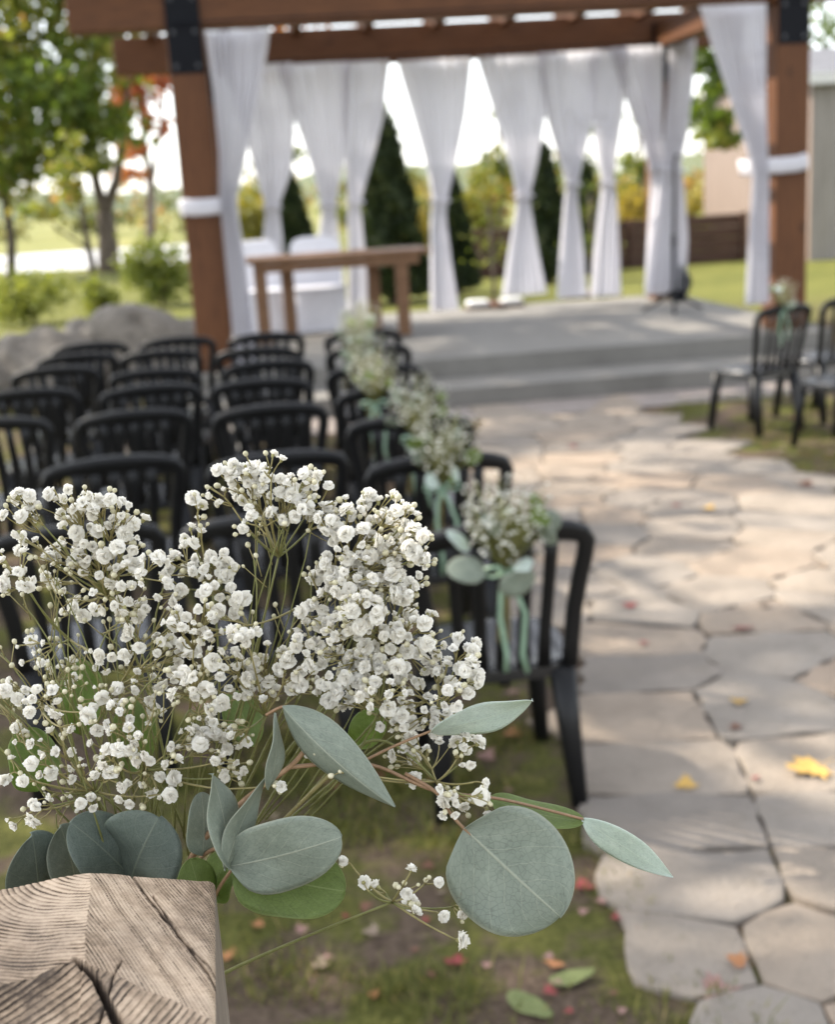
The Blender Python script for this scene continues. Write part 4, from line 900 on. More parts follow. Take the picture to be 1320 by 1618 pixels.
# ================================================================== THE WOODEN POST (nearest thing)
def wooden_post():
    A = Vector((-.060, .690)); yaw = math.radians(2.0); u = Vector((-math.cos(yaw), -math.sin(yaw))); v = Vector((math.sin(yaw), -math.cos(yaw)))
    S = .150; n_ = 250; Z0 = 1.400
    root = thing('wooden_post', 'weathered grey square timber post with cracked end grain at lower left', 'post', (A.x + (u.x + v.x) * S / 2, A.y + (u.y + v.y) * S / 2, 0))
    us, vs_ = np.meshgrid(np.linspace(0, S, n_), np.linspace(0, S, n_), indexing='ij')
    X = A.x + u.x * us + v.x * vs_; Y_ = A.y + u.y * us + v.y * vs_
    rg = np.random.default_rng(5)
    def nz(x, y, sc, seed):
        r = np.random.default_rng(seed); o = np.zeros_like(x)
        for k in range(7):
            a = r.uniform(0, 2 * PI); f_ = sc * r.uniform(.6, 1.7); o += np.sin((x * math.cos(a) + y * math.sin(a)) * f_ + r.uniform(0, 6.28))
        return o / 3.2
    ub = .0705; ua = .066; va = .092
    ridge = ub + (ua - ub) * vs_ / va
    w1 = nz(us, vs_, 130, 1) * .0009; w2 = nz(us, vs_, 420, 2) * .00022
    pr = .0165 - (ridge - us) * .235 + w1 * .3           # right facet rises to the ridge
    pl = .0165 - (us - ridge) * .06 + w1 * .6            # left facet nearly flat
    lip = va + np.where(us > ua, (us - ua) * .10, 0) + nz(us, vs_ * 0, 160, 9) * .0012
    pf = .0170 - (vs_ - lip) * .34 - np.where(us > ua, .0012, 0)
    Z = np.minimum(np.minimum(pr, pl), pf); fac = np.argmin(np.stack([pr, pl, pf]), 0)
    sp = .0031
    rl_ = np.hypot(us - .062, (vs_ + .012) * 1.0) + nz(us, vs_, 60, 3) * .0022
    rr_ = (us * .93 + vs_ * .42) + nz(us, vs_, 70, 4) * .0014
    rf_ = np.hypot(us - .155, vs_ - .02) + nz(us, vs_, 60, 6) * .0018
    R_ = np.where(fac == 0, rr_ / (sp * .62), np.where(fac == 1, rl_ / sp, rf_ / (sp * 1.35)))
    R_ = R_ + nz(us, vs_, 300, 7) * .05
    fr = R_ - np.floor(R_); idx = np.floor(R_).astype(int)
    depth = np.random.default_rng(8).uniform(.35, 1.0, 4000)[np.clip(idx + 500, 0, 3999)]
    prof = np.clip(np.where(fr < .72, .55 + .45 * fr / .72, 1 - (fr - .72) / .28 * 1.6), 0, 1)
    broken = np.clip(.55 + .8 * nz(us, vs_, 260, 10), 0, 1)
    groove = (1 - prof) * depth * (.45 + .55 * broken)
    ring = np.clip(1 - groove * 1.15 - .25 * (1 - broken) * (fac != 1), 0, 1) * (.78 + .22 * nz(us, vs_, 45, 11).clip(-1, 1))
    ring = np.clip((ring - .5) * 1.35 + .56, 0, 1); ring = np.where(fac == 2, ring * .80, ring)  # front facet darkened: its weaker light is put into the grain value
    Z = Z - groove * .0012 + w2
    # cracks, given as photo pixels on the top
    def uv_of(x, y, z=1.412):
        p = gz(x, y, z); d = Vector((p.x - A.x, p.y - A.y)); return d.dot(u), d.dot(v)
    def crack(pix, w0, w1_, dep):
        nonlocal Z, ring
        q = [uv_of(*p) for p in pix]; best = np.full_like(us, 9.0); wid = np.zeros_like(us); m_ = len(q) - 1
        for k in range(m_):
            ax, ay = q[k]; bx, by = q[k + 1]; dx, dy = bx - ax, by - ay; L2 = dx * dx + dy * dy
            tt = np.clip(((us - ax) * dx + (vs_ - ay) * dy) / L2, 0, 1); d = np.hypot(us - ax - tt * dx, vs_ - ay - tt * dy) + nz(us, vs_, 500, 12) * .00022
            w_ = w0 + (w1_ - w0) * (k + tt) / m_; upd = d - w_ < best - wid; best = np.where(upd, d, best); wid = np.where(upd, w_, wid)
        inn = np.clip((wid - best) / .0007 + .5, 0, 1); Z = Z - inn * dep; ring = ring * (1 - inn * .8)
    crack([(118, 1524), (150, 1545), (175, 1580), (205, 1630), (225, 1680)], .0012, .0032, .012)
    crack([(193, 1516), (183, 1535), (160, 1580), (140, 1618), (120, 1660)], .0004, .0007, .005)
    crack([(195, 1365), (225, 1400), (280, 1460), (345, 1530)], .0003, .0006, .004)
    crack([(240, 1405), (290, 1470), (345, 1510)], .0003, .0004, .003)
    edge = np.minimum(np.minimum(us, S - us), np.minimum(vs_, S - vs_)); Z = Z - np.clip(.004 - edge, 0, .004) ** 2 * 260
    V = np.stack([X - root.location.x, Y_ - root.location.y, Z0 + Z], -1).reshape(-1, 3)
    i = np.arange((n_ - 1) * (n_ - 1)); a = (i // (n_ - 1)) * n_ + i % (n_ - 1)
    Q = np.stack([a, a + 1, a + n_ + 1, a + n_], 1)
    me = bpy.data.meshes.new('end_grain'); me.from_pydata(V.tolist(), [], Q.tolist()); me.materials.append(M['postwood'])
    ra = me.attributes.new('ring', 'FLOAT', 'POINT'); ra.data.foreach_set('value', ring.astype(np.float32).ravel())
    me.polygons.foreach_set('use_smooth', [True] * len(me.polygons)); me.update(); me.flip_normals() if me.polygons[0].normal.z < 0 else None
    link('end_grain', me, root)
    # sides
    mb = MB(); V3 = V.reshape(n_, n_, 3); bd = [V3[k, 0] for k in range(n_)] + [V3[n_ - 1, k] for k in range(1, n_)] + [V3[k, n_ - 1] for k in range(n_ - 2, -1, -1)] + [V3[0, k] for k in range(n_ - 2, 0, -1)]
    m_ = len(bd); vs2 = [tuple(p) for p in bd] + [(p[0], p[1], 0) for p in bd]
    mb.add(vs2, [(k, (k + 1) % m_, m_ + (k + 1) % m_, m_ + k) for k in range(m_)]); link('shaft', mb.mesh('shaft', M['postside']), root)
wooden_post()

# ================================================================== THE BOUQUET
def petal(mb, ang, elev, L, Wd, r, base=0.0, cup=.3, lift=0.0, twist=0.0):
    """one frilled petal: 3 x 4 grid leaving the floret's axis (+Z)"""
    vs = []; ca, sa = math.cos(ang), math.sin(ang)
    for i in range(4):
        f_ = i / 3; e = elev + (r.uniform(-.25, .1) - .45 * cup) * f_ ** 2
        rad = base + L * f_ * math.cos(e); z = lift + L * f_ * math.sin(e) * (1 - .15 * f_)
        wd = Wd * (.3, .85, 1.12, .82)[i]
        for j in (-1, 0, 1):
            zz = z + abs(j) * cup * wd * .5 + (r.uniform(-.10, .10) * L if i == 3 else r.uniform(-.03, .03) * L)
            rr = rad - (.05 * L if (i == 3 and j == 0) else 0) - (.10 * L if (i == 3 and j) else 0) + (r.uniform(-.11, .09) * L if i == 3 else 0)
            tw_ = twist * f_; zz += j * wd * math.sin(tw_) * math.cos(elev); rr -= j * wd * math.sin(tw_) * math.sin(elev); x, y = rr, j * wd * math.cos(tw_)
            vs.append((ca * x - sa * y, sa * x + ca * y, zz))
    fs = [(i * 3 + j, i * 3 + j + 1, (i + 1) * 3 + j + 1, (i + 1) * 3 + j) for i in range(3) for j in range(2)]
    mb.add(vs, fs, 0)
def floret_mesh(s, kind):
    """unit floret, radius about 1, opening along +Z, calyx at the origin"""
    r = random.Random(s); mb = MB()
    if kind == 'open':
        lay = [(8, .0, .92, .44, .04)]
        n_ = 25
        for k in range(n_):            # crumpled petals standing all over a dome
            e = math.asin(min(1, (k + .5) / n_ * 1.02)); a = k * 2.39996 + r.uniform(-.3, .3)
            petal(mb, a, e + r.uniform(-.1, .1), r.uniform(.80, 1.02), r.uniform(.28, .42), r, .03, r.uniform(-.1, .5), .10, r.uniform(-.9, .9))
    elif kind == 'half':
        lay = [(6, .85, 1.0, .40, .05), (6, 1.08, 1.05, .36, .14), (5, 1.28, 1.0, .28, .2), (4, 1.42, .85, .2, .25)]
    else:
        lay = [(5, 1.22, 1.15, .30, .05), (4, 1.38, 1.2, .24, .1), (3, 1.48, 1.1, .15, .1)]
    for n_, e, L, Wd, lf in lay:
        o = r.uniform(0, 6.28)
        for k in range(n_): petal(mb, o + 2 * PI * k / n_ + r.uniform(-.2, .2), e + r.uniform(-.12, .12), L * r.uniform(.85, 1.1), Wd, r, .06, .35, lf + r.uniform(-.04, .04))
    # calyx cup
    vs = []; 
    for z, rad in ((-.42, .05), (-.25, .22), (.02, .30), (.22, .30 if kind == 'open' else .34)):
        for k in range(5): a = 2 * PI * k / 5; vs.append((math.cos(a) * rad, math.sin(a) * rad, z))
    mb.add(vs, [(i * 5 + k, i * 5 + (k + 1) % 5, (i + 1) * 5 + (k + 1) % 5, (i + 1) * 5 + k) for i in range(3) for k in range(5)], 1)
    return mb
FM = {'open': [floret_mesh(k, 'open') for k in range(7)], 'half': [floret_mesh(20 + k, 'half') for k in range(4)], 'shut': [floret_mesh(40 + k, 'shut') for k in range(3)]}
FME = {k: [f.mesh('floret', [M['petal'], M['calyx']], True) for f in v] for k, v in FM.items()}

# clusters traced from the photo: x, y, rx, ry, count, depth
BL = [
 (45, 800, 26, 22, 5, .79), (30, 820, 20, 22, 3, .80), (105, 790, 36, 16, 7, .80), (150, 790, 24, 16, 5, .79), (172, 812, 36, 22, 9, .78), (205, 832, 24, 20, 6, .80), (120, 828, 26, 22, 6, .81),
 (18, 882, 22, 26, 5, .80), (22, 918, 24, 22, 4, .79), (60, 865, 28, 24, 5, .82), (90, 880, 36, 26, 6, .81), (135, 862, 34, 24, 6, .82), (75, 908, 30, 20, 4, .83),
 (165, 895, 42, 26, 8, .79), (195, 880, 34, 22, 7, .80), (240, 905, 28, 24, 4, .76), (175, 945, 36, 26, 6, .78), (210, 965, 34, 24, 6, .80), (262, 935, 26, 18, 5, .79), (120, 955, 40, 26, 4, .84),
 (285, 888, 34, 24, 8, .80), (330, 912, 34, 28, 8, .79), (302, 842, 14, 26, 4, .77), (345, 890, 22, 22, 5, .78), (312, 800, 18, 14, 2, .77), (355, 945, 32, 26, 8, .78), (302, 985, 40, 30, 9, .78), (245, 985, 36, 26, 7, .79), (350, 1000, 36, 28, 8, .78), (385, 1005, 24, 20, 5, .77), (270, 1030, 40, 30, 9, .79), (330, 1045, 40, 28, 9, .78), (215, 1030, 34, 26, 5, .80), (375, 1050, 32, 24, 6, .80), (300, 1085, 34, 22, 6, .78), (245, 1075, 30, 24, 4, .81),
 (345, 778, 20, 18, 3, .78), (375, 752, 34, 18, 6, .78), (405, 742, 26, 20, 6, .79), (428, 735, 18, 16, 3, .77), (440, 770, 34, 22, 8, .78), (395, 775, 26, 16, 5, .79), (478, 765, 32, 22, 9, .79), (455, 800, 30, 22, 7, .79), (500, 785, 28, 22, 7, .80), (410, 812, 34, 18, 3, .80), (384, 836, 10, 10, 1, .77), (512, 815, 24, 20, 5, .81),
 (530, 830, 34, 26, 9, .79), (560, 802, 22, 18, 4, .78), (600, 800, 34, 20, 7, .79), (625, 812, 26, 20, 6, .78), (648, 822, 18, 16, 4, .78), (655, 848, 18, 18, 4, .77), (600, 835, 30, 22, 8, .80), (565, 860, 36, 28, 10, .78), (630, 868, 28, 22, 7, .79), (664, 882, 18, 16, 4, .78), (605, 890, 36, 26, 10, .79), (535, 890, 34, 24, 8, .80), (500, 905, 18, 18, 3, .81), (555, 925, 36, 26, 10, .79), (615, 928, 36, 26, 10, .78), (648, 918, 20, 20, 5, .80), (520, 955, 30, 24, 8, .80), (575, 965, 36, 26, 10, .78), (630, 965, 32, 26, 9, .79), (488, 985, 26, 22, 7, .79), (535, 1000, 36, 26, 10, .78), (595, 1005, 38, 28, 11, .78), (655, 1000, 28, 22, 7, .79), (685, 985, 16, 16, 2, .80), (480, 1030, 30, 24, 7, .80), (535, 1045, 36, 26, 10, .79), (590, 1055, 38, 26, 11, .78), (645, 1045, 34, 26, 8, .79), (690, 1020, 26, 18, 4, .80), (500, 1080, 32, 24, 8, .78), (550, 1095, 36, 22, 9, .79), (605, 1100, 34, 22, 8, .78), (650, 1095, 30, 24, 7, .79), (700, 1065, 28, 24, 6, .79),
 (735, 1020, 22, 16, 4, .78), (738, 1068, 16, 22, 4, .77), (718, 1105, 28, 18, 5, .78), (660, 1140, 36, 22, 8, .79), (700, 1138, 26, 18, 5, .78), (620, 1135, 30, 18, 6, .80), (740, 1175, 18, 14, 4, .77), (672, 1180, 30, 16, 5, .79), (738, 1205, 12, 10, 2, .77), (640, 1200, 24, 14, 3, .80), (655, 1232, 12, 10, 1, .77),
 (420, 1045, 34, 24, 6, .81), (440, 1075, 30, 20, 5, .80), (410, 1090, 30, 18, 4, .82), (460, 1060, 24, 20, 4, .79), (365, 1090, 24, 20, 4, .79),
 (65, 1110, 34, 22, 7, .77), (30, 1080, 24, 24, 3, .82), (110, 1060, 40, 26, 5, .83), (150, 1040, 34, 26, 5, .82), (55, 1030, 30, 28, 4, .82), (140, 1130, 12, 10, 1, .76), (180, 1128, 26, 20, 4, .78), (200, 1098, 18, 18, 3, .78), (235, 1120, 24, 18, 3, .80), (110, 1150, 14, 12, 1, .78), (75, 1180, 22, 26, 4, .78), (62, 1208, 18, 12, 2, .77), (80, 1220, 14, 12, 2, .77), (160, 1165, 20, 14, 2, .77), (175, 1195, 22, 16, 3, .77), (195, 1165, 24, 16, 3, .78), (172, 1225, 20, 12, 3, .77), (215, 1190, 22, 20, 4, .78), (228, 1205, 14, 14, 2, .77), (36, 1234, 12, 10, 1, .77), (65, 1262, 22, 10, 2, .77), (60, 1282, 18, 12, 2, .77), (20, 1165, 20, 20, 3, .79), (120, 1200, 22, 18, 3, .79), (110, 1240, 20, 14, 2, .79), (30, 1290, 18, 14, 2, .79), (130, 1275, 22, 12, 3, .80), (150, 1100, 24, 18, 3, .79), (10, 1215, 14, 18, 2, .79), (215, 1250, 26, 18, 4, .78), (255, 1235, 22, 16, 3, .78), (265, 1262, 14, 12, 2, .77),
 (290, 1170, 28, 20, 5, .78), (322, 1130, 16, 14, 2, .77), (345, 1175, 28, 22, 6, .79), (365, 1205, 22, 22, 5, .78), (275, 1205, 16, 12, 2, .78), (310, 1165, 22, 18, 3, .80), (340, 1145, 26, 16, 4, .80), (370, 1232, 14, 14, 2, .78), (375, 1160, 20, 20, 4, .80),
 (493, 1197, 12, 10, 1, .77), (527, 1210, 10, 8, 1, .78), (445, 1243, 8, 8, 1, .78),
 (698, 1245, 12, 8, 1, .78), (705, 1275, 18, 16, 3, .77), (722, 1260, 14, 14, 2, .77), (765, 1238, 14, 10, 1, .77), (760, 1258, 14, 10, 1, .77), (770, 1278, 12, 10, 1, .77), (728, 1258, 16, 14, 2, .78),
 (650, 1374, 9, 9, 1, .77), (598, 1402, 12, 9, 1, .78), (634, 1410, 10, 9, 2, .77), (694, 1394, 16, 14, 1, .76), (655, 1442, 8, 8, 1, .77), (702, 1447, 8, 7, 1, .77), (732, 1443, 10, 8, 1, .77), (727, 1485, 14, 9, 1, .76), (575, 1394, 8, 7, 1, .78), (541, 1362, 9, 7, 1, .785), (648, 1425, 10, 8, 1, .78)]
# sprays: node pixels the clusters branch from
SP = [(110, 1010, .84), (190, 1080, .83), (60, 1110, .84), (335, 930, .83), (300, 1120, .82), (440, 880, .82), (470, 960, .83), (560, 1000, .84), (600, 1130, .83), (530, 920, .84), (690, 1120, .81), (610, 1020, .84), (170, 940, .84), (230, 1215, .82), (690, 1235, .80), (620, 1425, .785), (150, 1250, .82), (420, 1130, .83)]
ROOT = at(270, 1500, .885)
def bez(a, b, c, n_=6): return [(a * (1 - t_) ** 2 + b * 2 * t_ * (1 - t_) + c * t_ ** 2) for t_ in [i / n_ for i in range(n_ + 1)]]
bq = thing('bouquet', "large baby's breath and eucalyptus bouquet tied behind the weathered wooden post", 'bouquet', at(270, 1500, .845))
BO = bq.location
rb = random.Random(17); FL = []; stems = [MB() for _ in SP]; buds = MB()
def ball(mb, p, r, axis=None, n_=6):
    vs = []; 
    ax = (axis or Vector((0, 0, 1))).normalized(); ux = ax.orthogonal().normalized(); uy = ax.cross(ux)
    for j, (z, k) in enumerate(((-1.1, .12), (-.55, .8), (.25, 1.0), (.85, .62), (1.12, .1))):
        for i in range(n_): a = 2 * PI * i / n_; vs.append(p + ux * (math.cos(a) * r * k) + uy * (math.sin(a) * r * k) + ax * (z * r))
    mb.add(vs, [(j * n_ + i, j * n_ + (i + 1) % n_, (j + 1) * n_ + (i + 1) % n_, (j + 1) * n_ + i) for j in range(4) for i in range(n_)] + [tuple(range(4 * n_, 5 * n_))], 0)
CAMR = RM @ Vector((1, 0, 0)); CAMU = RM @ Vector((0, 1, 0)); CAMB = RM @ Vector((0, 0, 1))
spn = [at(*s_) for s_ in SP]; used = set()
for (bx, by, rx, ry, cnt, dep) in BL:
    cnt = cnt if cnt <= 2 else int(round(cnt * 1.42)); rx, ry = rx * 1.06, ry * 1.06
    dep += rb.uniform(-.012, .03); pxm = dep / F; c = at(bx, by, dep)
    # parent spray: near and on the root side
    best, bi = 1e9, 0
    for i, s_ in enumerate(SP):
        d = math.hypot(bx - s_[0], by - s_[1]) + (120 if by > s_[1] + 40 and i not in (14, 15) else 0) + (400 if i == 15 and by < 1340 else 0) + (400 if i != 15 and by >= 1340 else 0)
        if d < best: best, bi = d, i
    used.add(bi); sn = spn[bi]; mb = stems[bi]
    toward = (sn - c); L = toward.length; toward = toward / max(L, 1e-6) 
    node = c + toward * min(L * .6, max(rx, ry) * pxm * 1.5) + CAMB * rb.choice([-.010, -.004, .004, .010])
    ctrl = sn.lerp(node, .5) + CAMU * (-.10 * (node - sn).length) + Vector((rb.uniform(-1, 1), rb.uniform(-1, 1), rb.uniform(-1, 1))) * .05 * (node - sn).length
    mb.tube(bez(sn, ctrl, node), [.00078 - .00004 * k for k in range(7)], 5, mi=rb.choice([0, 1]))
    targets = []
    for k in range(cnt):
        if cnt == 1: o = Vector((0, 0, 0))
        else:
            for _ in range(12):
                a = rb.uniform(0, 2 * PI); rr = math.sqrt(rb.random())
                o = CAMR * (math.cos(a) * rx * rr * pxm) + CAMU * (math.sin(a) * ry * rr * pxm) + CAMB * rb.uniform(-.5, .5) * (rx + ry) * pxm * .7
                if all((c + o - q).length > .0060 for q in targets): break
        targets.append(c + o)
    # dichotomous forks: pair up the targets
    rem = list(targets); rb.shuffle(rem); fork = []
    while rem:
        p = rem.pop()
        if rem and rb.random() < .8:
            q = min(rem, key=lambda z: (z - p).length); rem.remove(q)
            fk = (p + q) * .5 * .55 + node * .45; mb.tube(bez(node, node.lerp(fk, .5) + Vector((rb.uniform(-1, 1), rb.uniform(-1, 1), rb.uniform(-1, 1))) * .0025, fk, 3), [.0007, .00065, .0006, .00055], 4)
            fork += [(fk, p), (fk, q)]
            if rb.random() < .75:    # little side bud
                d = ((p + q) * .5 - fk); bp = fk + d * rb.uniform(.6, 1.3) + Vector((rb.uniform(-1, 1), rb.uniform(-1, 1), rb.uniform(-1, 1))) * .007
                mb.tube([fk, bp], [.0004, .00032], 4); ball(buds, bp, rb.uniform(.0012, .0021), bp - fk)
        else: fork.append((node, p))
    for f_, p in fork:
        d = (p - f_); ln = d.length
        if ln > 1e-5: mb.tube(bez(f_, f_.lerp(p, .5) + Vector((rb.uniform(-1, 1), rb.uniform(-1, 1), rb.uniform(-1, 1))) * .12 * ln, p, 4), [.00055, .0005, .00048, .00046, .0006], 4)
        ax = (d.normalized() * .8 + Vector((rb.uniform(-1, 1), rb.uniform(-1, 1), rb.uniform(-1, 1))) * .85 + CAMB * .18 + CAMU * .15).normalized()
        kd = rb.random(); small = cnt <= 2
        kind = 'open' if (kd < .52 or (cnt == 1 and kd < .7)) else ('half' if (kd < .84 or cnt == 1) else 'shut')
        sz = {'open': .0034 + .0030 * rb.random() ** 1.5, 'half': rb.uniform(.0032, .0047), 'shut': rb.uniform(.0023, .0034)}[kind] * (1.1 if cnt == 1 else 1.0)
        FL.append((p, ax, sz, kind, rb.randrange(len(FM[kind])), rb.uniform(0, 6.28)))
    for k in range(rb.choice([0, 1, 1, 2, 3])):
        a = rb.uniform(0, 6.28); bp = c + CAMR * math.cos(a) * rx * 1.25 * pxm + CAMU * math.sin(a) * ry * 1.25 * pxm + CAMB * rb.uniform(-.01, .01)
        mid_ = node.lerp(bp, .5) + Vector((rb.uniform(-1, 1), rb.uniform(-1, 1), rb.uniform(-1, 1))) * .004
        mb.tube(bez(node, mid_, bp, 4), .00036, 4); ball(buds, bp, rb.uniform(.0013, .0023), bp - mid_)
# sprig at the lower right has its own long stem
for i, s_ in enumerate(spn):
    if i not in used: continue
    st_ = at(346, 1542, .79) if i == 15 else (at(560, 1190, .81) if i == 14 else ROOT + Vector((rb.uniform(-1, 1), rb.uniform(-1, 1), rb.uniform(-.5, .5))) * .012)
    ctrl = st_.lerp(s_, .45) + CAMU * (-.012 if i == 15 else .03) + CAMR * rb.uniform(-.035, .035) + CAMB * -.008
    stems[i].tube(bez(st_, ctrl, s_, 10), [.0012 - .00005 * k for k in range(11)], 6, mi=1)
    if i == 15: stems[i].tube(bez(at(346, 1542, .79), at(300, 1560, .82), ROOT, 5), .0014, 6)
    if i == 14: stems[i].tube(bez(st_, at(430, 1300, .83), ROOT, 8), .0013, 6)
# loose extra stems and fine twigs filling the inside of the bunch
for k in range(60):
    i = rb.choice([0, 1, 2, 4, 5, 6, 7, 8, 12, 13, 16, 16, 2, 13, 0]); s_ = SP[i]; a = at(s_[0] + rb.uniform(-60, 60), s_[1] + rb.uniform(-30, 110), s_[2] + rb.uniform(-.03, .02))
    b_ = a + CAMU * rb.uniform(.01, .06) + CAMR * rb.uniform(-.03, .03); c_ = a + (ROOT - a) * rb.uniform(.25, .6)
    stems[i].tube(bez(c_, a + CAMR * rb.uniform(-.02, .02) + CAMU * rb.uniform(-.01, .01), b_, 6), [.0008, .00075, .0007, .0006, .00055, .0005, .0004], 4, mi=1)
    for q in range(3):
        f_ = b_ + Vector((rb.uniform(-1, 1), rb.uniform(-1, 1), rb.uniform(-.2, 1))) * .012; stems[i].tube([a.lerp(b_, .5 + .2 * q), f_], [.0004, .0003], 4); ball(buds, f_, rb.uniform(.0011, .002), f_ - a)
# sepals at forks give the stems their small knuckles
for i, mb in enumerate(stems):
    if mb.v: build(mb, 'stem', [M['stem'], M['stem_green']], bq, True)
tag(build(buds, 'buds', M['bud'], bq, True), kind='stuff')
FL.sort(key=lambda f: -f[2] / max(.1, (f[0] - CAMP).length)); rest = MB()
for k, (p, ax, sz, kind, var, tw) in enumerate(FL):
    q = ax.to_track_quat('Z', 'Y') @ Matrix.Rotation(tw, 3, 'Z').to_quaternion()
    if k < 300:
        o = link('floret', FME[kind][var], bq); o.location = p - BO; o.rotation_mode = 'QUATERNION'; o.rotation_quaternion = q; o.scale = (sz, sz, sz)
    else:
        src = FM[kind][var]; off = len(rest.v); R3 = q.to_matrix() * sz
        rest.v.extend([tuple(R3 @ Vector(v_) + p) for v_ in src.v]); rest.f.extend([tuple(i + off for i in f_) for f_ in src.f]); rest.m.extend(src.m)
tag(build(rest, 'small_florets', [M['petal'], M['calyx']], bq, True), kind='stuff')

# ------------------------------------------------------------------ eucalyptus leaves of the big bouquet
def euc_leaf(parent, base, tip, width, tilt, m, shape='round', bend=0.0, fold=0.0, wave=.0, curl=0.0, name='eucalyptus_leaf', seed=0, nt_=22, ns=6, toward=None):
    a = tip - base; L = a.length; an = a / L; v_ = toward if toward is not None else (CAMP - (base + tip) / 2).normalized()
    n_ = (v_ - an * v_.dot(an)).normalized(); n_ = Matrix.Rotation(math.radians(tilt), 3, an) @ n_; s_ = an.cross(n_); r = random.Random(seed)
    mb = MB(); vs = []; uv = []; p1, p2 = r.uniform(0, 6), r.uniform(0, 6)
    for i in range(nt_ + 1):
        t_ = .5 - .5 * math.cos(PI * i / nt_)
        if shape == 'round': w_ = (max(0, 1 - (2 * t_ ** .90 - 1) ** 2)) ** .5 * min(1, (t_ / .10) ** .35 if t_ > 0 else 0)
        elif shape == 'oval': w_ = (max(0, 1 - (2 * t_ ** .95 - 1) ** 2)) ** .62
        else: w_ = math.sin(PI * t_ ** .8) ** .95
        w_ *= width / 2 * (1 + wave * .07 * math.sin(6 * t_ + p1))
        for j in range(-ns, ns + 1):
            q = j / ns
            d = bend * L * 4 * t_ * (1 - t_) + fold * abs(q) * w_ + curl * q * abs(q) * w_ + wave * width * .17 * math.sin(7 * t_ + p1 + (2 if q > 0 else 0)) * abs(q) + wave * width * .03 * math.sin(13 * t_ + p2) * q
            vs.append(base + an * (L * t_) + s_ * (w_ * q) + n_ * d); uv.append((q * .5 + .5, t_))
    W_ = 2 * ns + 1; mb.add(vs, [(i * W_ + j, i * W_ + j + 1, (i + 1) * W_ + j + 1, (i + 1) * W_ + j) for i in range(nt_) for j in range(W_ - 1)]); mb.uv = uv
    o = build(mb, name, m, parent, True); sm = o.modifiers.new('thickness', 'SOLIDIFY'); sm.thickness = .00035; sm.offset = 0
    return o
def EL(b, t, wpx, tilt, m, shape='round', **kw):
    d = (b[2] + t[2]) / 2; return euc_leaf(bq, at(*b), at(*t), wpx * d / F / max(.2, math.cos(math.radians(tilt))), tilt, M[m], shape, **kw)
EL((734, 1308, .785), (886, 1448, .775), 196, 12, 'euc', bend=.03, wave=.25, seed=1, nt_=30)
EL((920, 1293, .79), (1064, 1385, .80), 48, 30, 'euc_pale', 'lance', bend=.02, wave=.3, seed=2)
EL((775, 1262, .795), (923, 1297, .79), 44, -50, 'euc_green', 'oval', bend=-.05, wave=.3, seed=3)
EL((680, 1156, .79), (842, 1106, .785), 42, 48, 'euc_pale', 'oval', bend=.04, wave=.5, seed=4)
EL((446, 1116, .775), (624, 1275, .765), 70, 28, 'euc', 'lance', bend=.07, fold=-.55, wave=.35, seed=5)
EL((362, 1368, .775), (540, 1322, .765), 112, 22, 'euc', 'round', bend=.06, wave=.4, seed=6)
EL((366, 1372, .785), (546, 1408, .78), 118, -18, 'euc_green', 'round', bend=-.04, wave=.4, seed=7)
EL((362, 1374, .772), (334, 1222, .775), 44, 55, 'euc', 'oval', bend=.05, wave=.5, seed=8)
EL((356, 1376, .768), (424, 1225, .772), 36, 50, 'euc', 'lance', bend=-.06, wave=.5, seed=9)
EL((424, 1248, .772), (436, 1126, .775), 24, 62, 'euc', 'lance', bend=.06, wave=.4, seed=10)
EL((205, 1385, .835), (112, 1300, .81), 104, 24, 'euc_dark', 'round', bend=.07, wave=.3, seed=11)
EL((206, 1392, .832), (250, 1292, .808), 140, -20, 'euc_dark', 'round', bend=.06, wave=.4, seed=12)
EL((60, 1420, .84), (50, 1318, .815), 96, 26, 'euc_dark', 'round', bend=.05, wave=.3, seed=13)
EL((120, 1400, .845), (95, 1304, .83), 72, 30, 'euc', 'round', bend=.05, wave=.3, seed=14)
EL((320, 1450, .79), (300, 1356, .785), 66, 30, 'euc_green', 'round', bend=.06, wave=.3, seed=15)
EL((336, 1425, .80), (362, 1345, .795), 54, -35, 'euc_green', 'round', bend=.05, wave=.4, seed=16)
EL((320, 1352, .80), (318, 1252, .80), 54, 38, 'euc', 'round', bend=.05, wave=.3, seed=17)
EL((215, 1220, .88), (205, 1100, .885), 70, 25, 'euc_green', 'oval', bend=.05, wave=.3, seed=18)
EL((60, 1250, .88), (40, 1150, .88), 80, 35, 'euc_green', 'round', bend=.05, wave=.3, seed=19)
EL((130, 1160, .89), (125, 1040, .89), 70, 30, 'euc_green', 'oval', bend=.05, wave=.3, seed=20)
EL((400, 1180, .86), (365, 1090, .87), 60, 35, 'euc_green', 'oval', bend=.05, wave=.3, seed=21)
EL((560, 1180, .86), (600, 1120, .86), 56, 30, 'euc_green', 'oval', bend=.05, wave=.3, seed=22)
mb = MB()
def twig(pix, r0, r1):
    p = [at(*q) for q in pix]; out = []
    for i in range(len(p) - 1):
        a = p[max(i - 1, 0)]; b_ = p[i]; c_ = p[i + 1]; d = p[min(i + 2, len(p) - 1)]
        for k in range(5):
            t_ = k / 5; out.append(.5 * ((2 * b_) + (c_ - a) * t_ + (2 * a - 5 * b_ + 4 * c_ - d) * t_ ** 2 + (3 * b_ - a - 3 * c_ + d) * t_ ** 3))
    out.append(p[-1]); mb.tube(out, [r0 + (r1 - r0) * k / (len(out) - 1) for k in range(len(out))], 6)
twig([(270, 1500, .845), (300, 1360, .81), (380, 1270, .79), (460, 1210, .782), (500, 1165, .778), (540, 1168, .775)], .0024, .0011)
twig([(300, 1372, .81), (330, 1345, .80), (362, 1336, .79), (390, 1330, .785)], .0016, .0009)
